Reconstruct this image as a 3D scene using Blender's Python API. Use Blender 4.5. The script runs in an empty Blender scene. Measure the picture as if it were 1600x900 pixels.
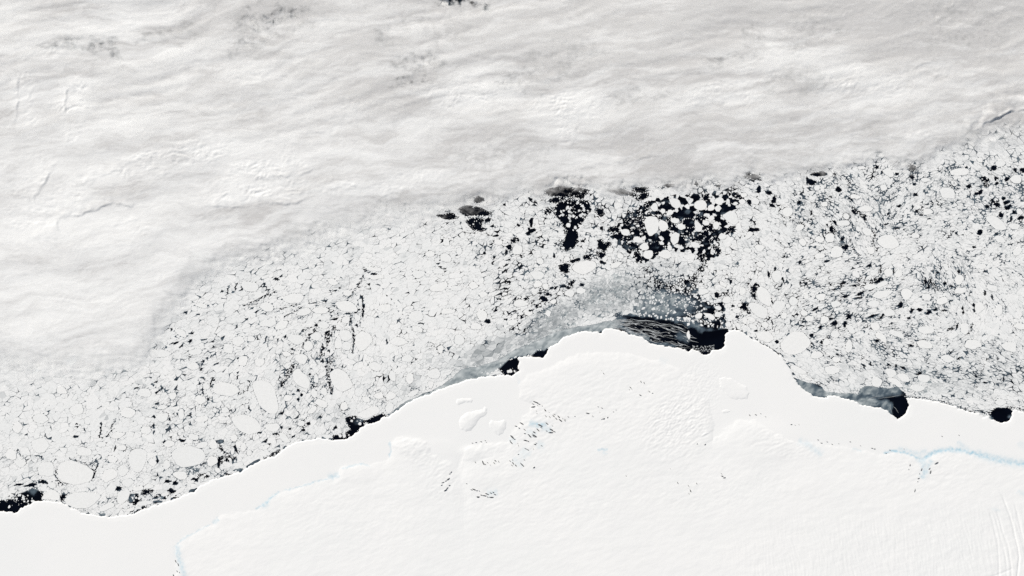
# Antarctic coast seen straight down from orbit: ice sheet and shelf below, drifting pack ice,
# polynyas of open water, and a stratus deck over the upper half.  1 unit = 1 km, 0.5 km per photo pixel.
import bpy, math, random
import numpy as np
from mathutils import Vector, geometry

S = bpy.context.scene
COL = S.collection
K = 0.5                                    # km per photo pixel
def wx(x): return (x - 800.0) * K
def wy(y): return (450.0 - y) * K

# ------------------------------------------------------------------ camera, sky, sun, exposure
cam = bpy.data.cameras.new("camera")
camo = bpy.data.objects.new("camera", cam); COL.objects.link(camo)
camo.location = (0, 0, 700.0)
cam.sensor_width = 36.0
cam.angle = 2 * math.atan(400.0 / 700.0)
cam.clip_start = 1.0; cam.clip_end = 20000.0
S.camera = camo

SUN_EL = math.radians(36.0)
SUN_AZ = math.radians(-40.0)               # from +Y (north) turning to -X: the sun stands upper left
sdir = Vector((math.sin(SUN_AZ) * math.cos(SUN_EL), math.cos(SUN_AZ) * math.cos(SUN_EL), math.sin(SUN_EL)))
world = bpy.data.worlds.new("World"); S.world = world; world.use_nodes = True
wn = world.node_tree.nodes; wl = world.node_tree.links
sky = wn.new("ShaderNodeTexSky"); sky.sky_type = 'NISHITA'; sky.sun_disc = False
sky.sun_elevation = SUN_EL; sky.sun_rotation = SUN_AZ % (2 * math.pi)
bg = wn["Background"]; bg.inputs[1].default_value = 0.05
wl.new(sky.outputs[0], bg.inputs[0])
sun = bpy.data.lights.new("sun", 'SUN'); sun.energy = 4.0; sun.angle = math.radians(0.53); sun.color = (1.0, 0.955, 0.875)
suno = bpy.data.objects.new("sun", sun); COL.objects.link(suno)
suno.rotation_euler = sdir.to_track_quat('Z', 'Y').to_euler()
S.view_settings.view_transform = 'Standard'; S.view_settings.look = 'None'
S.view_settings.gamma = 1.0; S.view_settings.use_curve_mapping = False
S.view_settings.exposure = 0.17
S.render.engine = 'CYCLES'
S.cycles.use_denoising = False
S.cycles.max_bounces = 4; S.cycles.transparent_max_bounces = 10
S.render.filter_size = 1.25

rng = np.random.default_rng(11)
random.seed(11)

# ------------------------------------------------------------------ noise
_perm = np.random.default_rng(5).permutation(256); _perm = np.concatenate([_perm, _perm, _perm])
_ga = np.random.default_rng(6).random(256) * 2 * np.pi
_gx, _gy = np.cos(_ga), np.sin(_ga)
def gn(x, y, seed=0):
    x = np.asarray(x, float) + seed * 17.31; y = np.asarray(y, float) + seed * 9.77
    xi = np.floor(x).astype(int); yi = np.floor(y).astype(int)
    xf = x - xi; yf = y - yi
    u = xf * xf * xf * (xf * (xf * 6 - 15) + 10); v = yf * yf * yf * (yf * (yf * 6 - 15) + 10)
    X = xi & 255; Y = yi & 255
    def g(a, b, dx, dy):
        h = _perm[_perm[(X + a) & 255] + ((Y + b) & 255)]
        return _gx[h] * dx + _gy[h] * dy
    n0 = g(0, 0, xf, yf) * (1 - u) + g(1, 0, xf - 1, yf) * u
    n1 = g(0, 1, xf, yf - 1) * (1 - u) + g(1, 1, xf - 1, yf - 1) * u
    return (n0 * (1 - v) + n1 * v) * 1.5
def fbm(x, y, octv=4, seed=0, gain=0.5, lac=2.03):
    s = 0.0; a = 1.0
    for i in range(octv):
        s = s + a * gn(x, y, seed + i * 3); x = x * lac; y = y * lac; a *= gain
    return s
def rotc(x, y, deg):
    """coordinates along / across a direction (image degrees, clockwise positive)"""
    c, s = math.cos(math.radians(deg)), math.sin(math.radians(deg))
    return x * c + y * s, -x * s + y * c
def smooth(a, b, x):
    t = np.clip((x - a) / (b - a), 0, 1); return t * t * (3 - 2 * t)
def blobs(x, y, lst):
    """max over soft elliptic patches (cx, cy, rx, ry, rot, amount)"""
    o = np.zeros_like(x)
    for cx, cy, rx, ry, rot, am in lst:
        m = (np.abs(x - cx) < 2.2 * max(rx, ry)) & (np.abs(y - cy) < 2.2 * max(rx, ry))
        if not m.any(): continue
        u, v = rotc(x[m] - cx, y[m] - cy, rot)
        e = (u / rx) ** 2 + (v / ry) ** 2
        o[m] = np.maximum(o[m], am * np.exp(-1.1 * e * e))
    return o
def polydist(x, y, pts):
    """unsigned distance and the signed side (positive: below/right of a left-to-right line) to a polyline"""
    shp = x.shape; x = x.ravel(); y = y.ravel()
    best = np.full(x.shape, 1e9); side = np.ones(x.shape); tt = np.zeros(x.shape)
    L = 0.0
    for (ax, ay), (bx, by) in zip(pts[:-1], pts[1:]):
        dx, dy = bx - ax, by - ay; l2 = dx * dx + dy * dy + 1e-9
        t = np.clip(((x - ax) * dx + (y - ay) * dy) / l2, 0, 1)
        px, py = x - ax - t * dx, y - ay - t * dy
        d = px * px + py * py
        m = d < best
        best[m] = d[m]
        side[m] = np.sign(dx * (y[m] - ay) - dy * (x[m] - ax))
        tt[m] = L + t[m] * math.sqrt(l2)
        L += math.sqrt(l2)
    return np.sqrt(best).reshape(shp), side.reshape(shp), (tt / L).reshape(shp)
def inpoly(x, y, poly):
    x = np.asarray(x, float); y = np.asarray(y, float)
    c = np.zeros(x.shape, bool)
    n = len(poly); j = n - 1
    for i in range(n):
        xi, yi = poly[i]; xj, yj = poly[j]
        if yi != yj:
            m = ((yi > y) != (yj > y)) & (x < (xj - xi) * (y - yi) / (yj - yi) + xi)
            c ^= m
        j = i
    return c

# ------------------------------------------------------------------ materials
def new_mat(name):
    m = bpy.data.materials.new(name); m.use_nodes = True
    nt = m.node_tree; b = nt.nodes["Principled BSDF"]
    b.inputs["Specular IOR Level"].default_value = 0.1
    b.inputs["Roughness"].default_value = 0.85
    return m, nt, b
def N(nt, t, **kw):
    n = nt.nodes.new(t)
    for k, v in kw.items(): setattr(n, k, v)
    return n
def noise_node(nt, scale, detail=6, rough=0.6, mapscale=(1, 1, 1), rot=0.0, dist=0.0):
    tc = N(nt, "ShaderNodeNewGeometry"); mp = N(nt, "ShaderNodeMapping")
    mp.inputs["Rotation"].default_value = (0, 0, rot); mp.inputs["Scale"].default_value = mapscale
    nt.links.new(tc.outputs["Position"], mp.inputs["Vector"])
    n = N(nt, "ShaderNodeTexNoise"); n.inputs["Scale"].default_value = scale
    n.inputs["Detail"].default_value = detail; n.inputs["Roughness"].default_value = rough
    n.inputs["Distortion"].default_value = dist
    nt.links.new(mp.outputs[0], n.inputs["Vector"])
    return n
def ramp(nt, src, stops):
    r = N(nt, "ShaderNodeValToRGB"); e = r.color_ramp.elements
    while len(e) < len(stops): e.new(0.5)
    for k, (p, c) in enumerate(stops):
        e[k].position = p; e[k].color = (c[0], c[1], c[2], 1) if not isinstance(c, (int, float)) else (c, c, c, 1)
    nt.links.new(src, r.inputs[0]); return r
def mixc(nt, fac, a, b, blend='MIX'):
    m = N(nt, "ShaderNodeMix", data_type='RGBA', blend_type=blend)
    if isinstance(fac, (int, float)): m.inputs[0].default_value = fac
    else: nt.links.new(fac, m.inputs[0])
    for v, i in ((a, 6), (b, 7)):
        if isinstance(v, tuple): m.inputs[i].default_value = (*v, 1)
        else: nt.links.new(v, m.inputs[i])
    return m.outputs[2]
def attr(nt, name):
    a = N(nt, "ShaderNodeAttribute"); a.attribute_name = name; return a
def bump(nt, b, h, strength, dist):
    bp = N(nt, "ShaderNodeBump"); bp.inputs["Strength"].default_value = strength; bp.inputs["Distance"].default_value = dist
    nt.links.new(h, bp.inputs["Height"]); nt.links.new(bp.outputs[0], b.inputs["Normal"])

# open sea
M_SEA, nt, b = new_mat("sea_water")
n = noise_node(nt, 0.05, 5, 0.6)
r = ramp(nt, n.outputs[0], [(0.35, (0.0010, 0.0016, 0.0038)), (0.65, (0.0022, 0.0036, 0.0085))])
nt.links.new(r.outputs[0], b.inputs["Base Color"])
b.inputs["Roughness"].default_value = 0.35; b.inputs["Specular IOR Level"].default_value = 0.08
# pack-ice floes (one tone value for each floe)
def floe_mat(name, per_object):
    m, nt, b = new_mat(name)
    if per_object:
        t = N(nt, "ShaderNodeObjectInfo").outputs["Random"]
        rp = ramp(nt, t, [(0.0, (0.875, 0.882, 0.874)), (1.0, (0.915, 0.915, 0.902))])
    else:
        t = attr(nt, "tone").outputs["Fac"]
        rp = ramp(nt, t, [(0.0, (0.36, 0.385, 0.395)), (0.35, (0.60, 0.62, 0.625)), (0.72, (0.865, 0.875, 0.870)), (1.0, (0.93, 0.93, 0.92))])
    n = noise_node(nt, 0.55, 5, 0.65)
    r2 = ramp(nt, n.outputs[0], [(0.3, 0.93), (0.62, 1.0)])
    c = mixc(nt, 1.0, rp.outputs[0], r2.outputs[0], 'MULTIPLY')
    if not per_object:              # hairline cracks and wet slush drawn out along the drift, too fine to build
        dv = attr(nt, "drift").outputs["Vector"]; sl = attr(nt, "slack").outputs["Fac"]
        mp = N(nt, "ShaderNodeMapping"); mp.inputs["Scale"].default_value = (0.055, 0.24, 1.0); nt.links.new(dv, mp.inputs["Vector"])
        nn_ = N(nt, "ShaderNodeTexNoise"); nn_.inputs["Scale"].default_value = 1.0; nn_.inputs["Detail"].default_value = 5; nn_.inputs["Roughness"].default_value = 0.62; nn_.inputs["Distortion"].default_value = 0.5
        nt.links.new(mp.outputs[0], nn_.inputs["Vector"])
        s1 = N(nt, "ShaderNodeMath", operation='SUBTRACT'); nt.links.new(nn_.outputs[0], s1.inputs[0]); s1.inputs[1].default_value = 0.5
        s2 = N(nt, "ShaderNodeMath", operation='ABSOLUTE'); nt.links.new(s1.outputs[0], s2.inputs[0])
        g1 = noise_node(nt, 0.10, 3, 0.6)
        wd = N(nt, "ShaderNodeMath", operation='MULTIPLY_ADD'); nt.links.new(sl, wd.inputs[0]); wd.inputs[1].default_value = 0.040; wd.inputs[2].default_value = 0.001
        wd2 = N(nt, "ShaderNodeMath", operation='MULTIPLY'); nt.links.new(wd.outputs[0], wd2.inputs[0]); nt.links.new(ramp(nt, g1.outputs[0], [(0.35, 0.3), (0.62, 1.5)]).outputs[0], wd2.inputs[1])
        dvd = N(nt, "ShaderNodeMath", operation='DIVIDE', use_clamp=True); nt.links.new(s2.outputs[0], dvd.inputs[0]); nt.links.new(wd2.outputs[0], dvd.inputs[1])
        fr = ramp(nt, dvd.outputs[0], [(0.35, 0.62), (1.0, 0.0)])
        c = mixc(nt, fr.outputs[0], c, (0.20, 0.225, 0.245))
    nt.links.new(c, b.inputs["Base Color"])
    n2 = noise_node(nt, 1.3, 4, 0.6)
    bump(nt, b, n2.outputs[0], 0.5, 0.12)
    return m
M_FLOE = floe_mat("floe_snow", True)
M_PACK = floe_mat("pack_snow", False)
# thin new ice: grey, patchy, thickness carried by the mesh
M_THIN, nt, b = new_mat("thin_new_ice")
th = attr(nt, "thickness").outputs["Fac"]
n = noise_node(nt, 0.35, 8, 0.68, dist=0.6)
ad = N(nt, "ShaderNodeMath", operation='MULTIPLY_ADD'); nt.links.new(n.outputs[0], ad.inputs[0]); ad.inputs[1].default_value = 0.42
ad2 = N(nt, "ShaderNodeMath", operation='ADD'); ad2.inputs[1].default_value = -0.21; nt.links.new(th, ad2.inputs[0]); nt.links.new(ad2.outputs[0], ad.inputs[2])
cl = ramp(nt, ad.outputs[0], [(0.0, (0.012, 0.02, 0.035)), (0.3, (0.10, 0.135, 0.165)), (0.55, (0.33, 0.37, 0.385)), (0.8, (0.60, 0.635, 0.64)), (1.0, (0.84, 0.86, 0.86))])
nt.links.new(cl.outputs[0], b.inputs["Base Color"])
al = ramp(nt, th, [(0.02, 0.0), (0.14, 1.0)])
nt.links.new(al.outputs[0], b.inputs["Alpha"])
b.inputs["Roughness"].default_value = 0.7
# land ice: snow with bands of bare blue ice
M_LAND, nt, b = new_mat("glacier_snow")
bl = attr(nt, "blue_ice").outputs["Fac"]
n = noise_node(nt, 0.9, 7, 0.7, dist=0.4)
mm = N(nt, "ShaderNodeMath", operation='MULTIPLY_ADD'); nt.links.new(n.outputs[0], mm.inputs[0]); mm.inputs[1].default_value = 1.7; mm.inputs[2].default_value = 0.05
m2 = N(nt, "ShaderNodeMath", operation='MULTIPLY', use_clamp=True); nt.links.new(mm.outputs[0], m2.inputs[0]); nt.links.new(bl, m2.inputs[1])
n3 = noise_node(nt, 0.012, 4, 0.5)
sn = ramp(nt, n3.outputs[0], [(0.35, (0.905, 0.908, 0.90)), (0.65, (0.925, 0.922, 0.912))])
c = mixc(nt, m2.outputs[0], sn.outputs[0], (0.40, 0.62, 0.74))
nt.links.new(c, b.inputs["Base Color"])
n4 = noise_node(nt, 0.8, 6, 0.65)
bump(nt, b, n4.outputs[0], 0.10, 0.15)
# bare rock
M_ROCK, nt, b = new_mat("dark_rock")
n = noise_node(nt, 1.6, 5, 0.7)
r = ramp(nt, n.outputs[0], [(0.3, (0.045, 0.05, 0.056)), (0.58, (0.15, 0.155, 0.165)), (0.82, (0.45, 0.46, 0.48))])
nt.links.new(r.outputs[0], b.inputs["Base Color"]); bump(nt, b, n.outputs[0], 0.7, 0.3)
# cloud: droplets scatter light back (diffuse) and on (translucent); cover decides how much is seen through
def cloud_mat(name, fac):
    m, nt, b = new_mat(name); nt.nodes.remove(b); out = nt.nodes["Material Output"]
    od = attr(nt, "cover").outputs["Fac"]
    wa = noise_node(nt, 0.20, 10, 0.72, (0.32, 1.0, 1.0), math.radians(9), 0.8)
    wf = noise_node(nt, 0.75, 6, 0.7, (0.6, 1.0, 1.0), math.radians(12), 0.3)
    sm = N(nt, "ShaderNodeMath", operation='MULTIPLY_ADD'); nt.links.new(wf.outputs[0], sm.inputs[0]); sm.inputs[1].default_value = 0.45; nt.links.new(wa.outputs[0], sm.inputs[2])
    ma = N(nt, "ShaderNodeMath", operation='MULTIPLY_ADD'); nt.links.new(sm.outputs[0], ma.inputs[0]); ma.inputs[1].default_value = 0.55
    mb = N(nt, "ShaderNodeMath", operation='ADD'); mb.inputs[1].default_value = -0.40; nt.links.new(od, mb.inputs[0]); nt.links.new(mb.outputs[0], ma.inputs[2])
    al = ramp(nt, ma.outputs[0], [(0.03, 0.0), (0.5, 0.60 * fac), (0.92, 0.98 * fac)])
    wt = attr(nt, "whiteness").outputs["Fac"]
    wv = N(nt, "ShaderNodeMath", operation='MULTIPLY_ADD'); nt.links.new(sm.outputs[0], wv.inputs[0]); wv.inputs[1].default_value = 0.95
    wc = N(nt, "ShaderNodeMath", operation='ADD'); wc.inputs[1].default_value = -0.69; nt.links.new(wt, wc.inputs[0]); nt.links.new(wc.outputs[0], wv.inputs[2])
    cc = ramp(nt, wv.outputs[0], [(0.0, (0.60, 0.59, 0.582)), (0.5, (0.77, 0.766, 0.758)), (1.0, (0.885, 0.883, 0.872))])
    wb = noise_node(nt, 0.40, 9, 0.76, (0.5, 1.0, 1.0), math.radians(10), 0.5)
    bp = N(nt, "ShaderNodeBump"); bp.inputs["Strength"].default_value = 0.22; bp.inputs["Distance"].default_value = 1.0; nt.links.new(wb.outputs[0], bp.inputs["Height"])
    df = N(nt, "ShaderNodeBsdfDiffuse"); df.inputs["Roughness"].default_value = 0.0; nt.links.new(cc.outputs[0], df.inputs[0]); nt.links.new(bp.outputs[0], df.inputs["Normal"])
    tr = N(nt, "ShaderNodeBsdfTranslucent"); tr.inputs[0].default_value = (0.20, 0.20, 0.20, 1)
    ads = N(nt, "ShaderNodeAddShader"); nt.links.new(df.outputs[0], ads.inputs[0]); nt.links.new(tr.outputs[0], ads.inputs[1])
    tp = N(nt, "ShaderNodeBsdfTransparent"); mx = N(nt, "ShaderNodeMixShader")
    nt.links.new(al.outputs[0], mx.inputs[0]); nt.links.new(tp.outputs[0], mx.inputs[1]); nt.links.new(ads.outputs[0], mx.inputs[2])
    nt.links.new(mx.outputs[0], out.inputs[0])
    return m
M_CLOUD = cloud_mat("cloud_vapour", 1.0)
M_CLOUD_BASE = cloud_mat("cloud_ragged_base", 0.10)

# ------------------------------------------------------------------ mesh helpers
def link(name, me, mat, parent=None):
    o = bpy.data.objects.new(name, me); COL.objects.link(o)
    if mat and not me.materials: me.materials.append(mat)
    if parent: o.parent = parent
    return o
def tag(o, label=None, cat=None, group=None, kind=None):
    if label: o["label"] = label
    if cat: o["category"] = cat
    if group: o["group"] = group
    if kind: o["kind"] = kind
    return o
def raw_mesh(name, V, loops, starts, totals, smooth_shade=False):
    me = bpy.data.meshes.new(name)
    me.vertices.add(len(V)); me.vertices.foreach_set("co", np.ascontiguousarray(V, np.float32).ravel())
    me.loops.add(len(loops)); me.loops.foreach_set("vertex_index", np.asarray(loops, np.int32))
    me.polygons.add(len(starts)); me.polygons.foreach_set("loop_start", np.asarray(starts, np.int32))
    me.polygons.foreach_set("loop_total", np.asarray(totals, np.int32))
    me.polygons.foreach_set("use_smooth", np.full(len(starts), smooth_shade, bool))
    me.update(calc_edges=True)
    return me
def put_attr(me, name, vals):
    a = me.attributes.new(name, 'FLOAT', 'POINT'); a.data.foreach_set("value", np.asarray(vals, np.float32))
def slabs(name, polys, z0s, z1s, tones=None, origin=(0.0, 0.0), meta=None):
    """closed slabs over polygons given in photo pixels; one mesh"""
    Vs = []; loops = []; st = []; tot = []; tn = []; fv = []; ov_ = []; base = 0; lp = 0
    for k, P in enumerate(polys):
        n = len(P)
        if np.sum(P[:, 0] * np.roll(P[:, 1], -1) - np.roll(P[:, 0], -1) * P[:, 1]) > 0: P = P[::-1]
        X = wx(P[:, 0]) - origin[0]; Y = wy(P[:, 1]) - origin[1]
        top = np.stack([X, Y, np.full(n, z1s[k])], 1); bot = np.stack([X, Y, np.full(n, z0s[k])], 1)
        Vs += [top, bot]
        i = np.arange(n); j = (i + 1) % n
        loops.append(base + i); st.append([lp]); tot.append([n]); lp += n
        q = np.stack([i + n, j + n, j, i], 1) + base
        loops.append(q.ravel()); st.append(lp + 4 * i); tot.append(np.full(n, 4)); lp += 4 * n
        if tones is not None: tn.append(np.full(2 * n, tones[k]))
        if meta is not None:
            u, v = rotc(P[:, 0], P[:, 1], meta[k][0]); fl_ = np.stack([u, v, np.full(n, meta[k][1] * 37.0)], 1); fv.append(np.concatenate([fl_, fl_])); ov_.append(np.full(2 * n, meta[k][2]))
        base += 2 * n
    me = raw_mesh(name, np.concatenate(Vs), np.concatenate(loops), np.concatenate(st), np.concatenate(tot))
    if tones is not None: put_attr(me, "tone", np.concatenate(tn))
    if meta is not None:
        a = me.attributes.new("drift", 'FLOAT_VECTOR', 'POINT'); a.data.foreach_set("vector", np.concatenate(fv).astype(np.float32).ravel()); put_attr(me, "slack", np.concatenate(ov_))
    return me
def axis(lo, hi, step, far):
    a = np.arange(lo, hi + step * 0.5, step)
    left = lo - np.array([far, far * 0.6, far * 0.35, far * 0.18, far * 0.08, far * 0.03])
    right = hi + np.array([far * 0.03, far * 0.08, far * 0.18, far * 0.35, far * 0.6, far])
    return np.concatenate([left, a, right])
def grid_mesh(name, xs, ys, Z, keep=None, closed_base=None):
    ny, nx = Z.shape
    GX, GY = np.meshgrid(wx(xs), wy(ys))
    V = np.stack([GX, GY, Z], -1).reshape(-1, 3)
    idx = np.arange(nx * ny).reshape(ny, nx)
    q = np.stack([idx[1:, :-1], idx[1:, 1:], idx[:-1, 1:], idx[:-1, :-1]], -1)
    if keep is not None: q = q[keep]
    q = q.reshape(-1, 4)
    used = np.zeros(nx * ny, bool); used[q.ravel()] = True
    re = np.cumsum(used) - 1
    q = re[q]; V = V[used]
    if closed_base is not None:                 # flat underside and rim, so the body is closed
        nv = len(V); Vb = V.copy(); Vb[:, 2] = closed_base
        e = np.concatenate([q[:, [0, 1]], q[:, [1, 2]], q[:, [2, 3]], q[:, [3, 0]]])
        key = np.sort(e, 1); kk = key[:, 0].astype(np.int64) * nv + key[:, 1]
        _, inv, cnt = np.unique(kk, return_inverse=True, return_counts=True)
        be = e[cnt[inv] == 1]
        sides = np.stack([be[:, 1], be[:, 0], be[:, 0] + nv, be[:, 1] + nv], 1)
        q = np.concatenate([q, q[:, ::-1] + nv, sides]); V = np.concatenate([V, Vb])
    me = raw_mesh(name, V, q.ravel(), np.arange(len(q)) * 4, np.full(len(q), 4), True)
    return me, used

# ------------------------------------------------------------------ traced outlines (photo pixels)
COAST = [(-900, 830), (-60, 800), (0, 798), (12, 799.5), (26, 800.5), (33, 794), (42, 790), (48, 786), (60, 781.5), (80, 783.5), (98, 785), (109, 792),
 (128, 801), (140, 804), (160, 806), (176, 808), (192, 805.5), (208, 802.5), (224, 796), (240, 790), (246, 787.4), (262, 783.6), (274, 779),
 (288, 773), (300, 769), (316, 758), (334, 749), (354, 743), (376, 737.6), (392, 727), (414, 717), (430, 713), (440, 704.5), (446, 699), (454, 694),
 (476, 688), (500, 685), (524, 687), (540, 686), (550, 681), (559, 675), (561, 670), (569, 666), (572, 662), (580, 663), (590, 658), (600, 651),
 (608, 650), (618, 643), (634, 631), (648, 623), (666, 617), (688, 608), (710, 600), (730, 593), (752, 589), (770, 587), (790, 586), (802, 585.6),
 (809, 581), (811, 577), (809, 573), (811, 568), (808, 558), (818, 556.6), (832, 557), (849, 558), (855, 551), (858, 543), (868, 537), (880, 528),
 (890, 523), (906, 519), (920, 517.4), (933, 518), (938, 521.6), (942, 516), (946, 513), (960, 514), (976, 518), (990, 524), (1003, 526), (1014, 536), (1024, 538),
 (1040, 540), (1060, 543), (1076, 549.6), (1082, 545), (1088, 547), (1098, 554), (1110, 553), (1112, 547), (1124, 547), (1132, 542), (1132, 532), (1135, 520),
 (1140, 516), (1152, 515), (1162, 520), (1176, 530), (1192, 538), (1212, 549), (1224, 560), (1232, 573), (1238, 583), (1240, 592), (1248, 600),
 (1258, 610), (1270, 618), (1280, 621), (1302, 618), (1318, 621), (1338, 627), (1348, 634), (1364, 635.6), (1376, 637), (1388, 642), (1396, 650),
 (1403, 654), (1410, 651), (1417, 644), (1420, 634), (1418, 626), (1414, 621), (1432, 622), (1444, 624), (1472, 629), (1490, 635), (1508, 641),
 (1530, 646), (1534, 651), (1540, 651), (1544, 649), (1548, 655), (1558, 658), (1566, 660.6), (1576, 658), (1581, 650), (1581.5, 642), (1580, 639),
 (1600, 644), (1640, 650), (2500, 640)]
GROUND = [(-900, 1400), (150, 1300), (255, 1000), (272, 910), (276, 880), (274, 855), (285, 842), (310, 828), (330, 818), (345, 805), (370, 799), (400, 797), (420, 780), (437, 767),
 (467, 760), (497, 751), (523, 743), (533, 730), (567, 723), (582, 728), (607, 718), (611, 703), (608, 688), (627, 682), (667, 688), (677, 710),
 (705, 722), (716, 735), (727, 700), (753, 690), (790, 690), (806, 665), (822, 645), (832, 630), (812, 625), (811, 606), (814, 596), (822, 587), (840, 580), (866, 570), (890, 556), (930, 548), (980, 552), (1040, 566), (1085, 590),
 (1105, 625), (1118, 660), (1112, 690), (1130, 672), (1150, 657), (1180, 655), (1200, 668), (1240, 690), (1280, 690), (1300, 695), (1340, 702), (1380, 709), (1410, 706),
 (1440, 718), (1455, 709), (1480, 702), (1510, 704), (1540, 713), (1570, 720), (1600, 726), (1650, 735), (2500, 760)]

# ------------------------------------------------------------------ sea
me = raw_mesh("sea", np.array([(-6000, -6000, 0), (6000, -6000, 0), (6000, 6000, 0), (-6000, 6000, 0)], float), [0, 1, 2, 3], [0], [4])
tag(link("sea", me, M_SEA), kind="structure", label="near-black open sea showing between floes and in coastal polynyas")

# ------------------------------------------------------------------ land: floating shelf and grounded ice sheet, one height field
xs = axis(-30, 1630, 1.25, 700); ys = np.concatenate([np.arange(500, 932, 1.25), [940, 960, 1000, 1080, 1250, 1600]])
X, Y = np.meshgrid(xs, ys)
jx = X + 1.7 * fbm(X / 8, Y / 8, 4, 21, .6); jy = Y + 1.7 * fbm(X / 8, Y / 8, 4, 31, .6)
dc = polydist(jx, jy, COAST)[0]; SD = np.where(inpoly(jx, jy, COAST + [(2500, 3000), (-900, 3000)]), dc, -dc)                   # >0 on the ice
gx_ = X + 3.0 * fbm(X / 16, Y / 16, 4, 41); gy_ = Y + 3.0 * fbm(X / 16, Y / 16, 4, 51)
dg = polydist(gx_, gy_, GROUND)[0]; GD = np.where(inpoly(gx_, gy_, GROUND + [(2500, 3000), (-900, 3000)]), dg, -dg)                  # >0 inland
IN = np.maximum(GD, 0)
Z = -0.35 + 0.75 * smooth(-0.6, 0.9, SD) + 0.10 * smooth(0, 9, SD)
Z += 0.012 * fbm(X / 30, Y / 22, 4, 61)
Z += 0.22 * (1 - np.exp(-IN / 5.0)) + 0.0035 * IN + 0.25 * (1 - np.exp(-IN / 60.0))
# broad undulation of the plateau, then finer snow relief that varies by place
Z += smooth(0, 12, IN) * (0.10 * fbm(X / 70, Y / 45, 3, 71) + 0.036 * fbm(*[c / s for c, s in zip(rotc(X, Y, -22), (24, 9))], 5, 81, 0.62))
rough = blobs(X, Y, [(668, 706, 52, 30, 25, 1.0), (690, 755, 30, 26, 0, 0.8), (790, 690, 100, 60, -10, 0.55), (1060, 665, 70, 55, -20, 1.0), (1220, 690, 60, 26, 15, 0.7),
                     (960, 640, 120, 60, 0, 0.45), (1000, 590, 120, 40, 0, 0.35), (560, 800, 150, 70, 0, 0.3), (850, 780, 170, 50, 0, 0.35), (1100, 760, 160, 50, 0, 0.35), (1440, 735, 90, 40, 0, 0.4), (850, 640, 60, 50, 0, .5)])
u, v = rotc(X, Y, -25)
Z += rough * smooth(-3, 6, GD) * (0.20 * (0.5 - np.abs(gn(u / 16, v / 7.5, 90))) + 0.065 * gn(u / 7, v / 3.4, 93) + 0.035 * gn(X / 3.0, Y / 3.0, 96))
crev = blobs(X, Y, [(1060, 655, 60, 40, -25, 1.0), (1090, 610, 40, 50, 20, 0.7)])
u, v = rotc(X, Y, -35)
Z -= crev * 0.16 * np.maximum(0, 0.28 - np.abs(gn(u / 10, v / 4.2, 101))) / 0.28
# wind-cut ridges of the lower right plateau, running down and slightly right
rid = smooth(1080, 1300, X + 0.35 * (Y - 800)) * smooth(765, 850, Y + 0.06 * (X - 1300))
u, v = rotc(X + 5 * gn(X / 60, Y / 60, 111), Y, 78 + 0)
Z += rid * (0.075 * gn(u / 24, v / 2.5, 121) + 0.045 * gn(u / 10, v / 2.0, 124) + 0.03 * gn(u / 40, v / 6, 127))
FLOW = [([(1556, 760), (1566, 776), (1573, 795), (1580, 815), (1584, 835), (1589, 855), (1591, 870), (1589, 890), (1584, 930)], 0.22),
        ([(1541, 785), (1547, 805), (1552, 825), (1557, 845), (1559, 870), (1560, 930)], 0.15),
        ([(1553, 788), (1560, 810), (1566, 832), (1573, 850), (1578, 880), (1580, 930)], 0.15),
        ([(1545, 790), (1556, 812), (1562, 840), (1570, 870), (1574, 930)], 0.11),
        ([(1581, 780), (1588, 800), (1594, 830), (1600, 850), (1606, 900)], 0.15),
        ([(1580, 805), (1590, 828), (1597, 850), (1603, 880)], 0.12),
        ([(1456, 782), (1470, 805), (1485, 830), (1500, 860), (1512, 885)], 0.05), ([(1500, 815), (1510, 840), (1518, 870)], 0.05),
        ([(1410, 862), (1418, 880), (1424, 910)], 0.05), ([(1584, 886), (1570, 892), (1555, 898), (1530, 905)], 0.10)]
for pl, am in FLOW:
    m = (X > min(p[0] for p in pl) - 12) & (X < max(p[0] for p in pl) + 12) & (Y > min(p[1] for p in pl) - 10)
    d, s_, t_ = polydist(X[m], Y[m], pl); sd = d * s_
    Z[m] -= 1.5 * am * np.exp(-(sd / 1.4) ** 2) * smooth(0, 0.15, t_)
# glacier trough west of the nunataks
TR = [(722, 715), (718, 745), (728, 775), (724, 810), (730, 860)]
m = (X > 670) & (X < 780) & (Y > 660)
d, s_, t_ = polydist(X[m], Y[m], TR)
Z[m] += -0.20 * np.exp(-(d / 9) ** 2) * smooth(1, 0.3, t_) + 0.03 * np.exp(-(d / 14) ** 2) * gn(d / 2.2, t_ * 6, 131)
# headland domes facing the shelf
for cx, cy, rx, ry, h in [(735, 708, 18, 11, .35), (640, 697, 24, 13, .30), (560, 740, 30, 14, .2), (1185, 690, 60, 32, .4), (770, 740, 40, 22, .2), (690, 700, 26, 14, .12)]:
    Z += h * np.exp(-(((X - cx) / rx) ** 2 + ((Y - cy) / ry) ** 2) ** 2)
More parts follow.
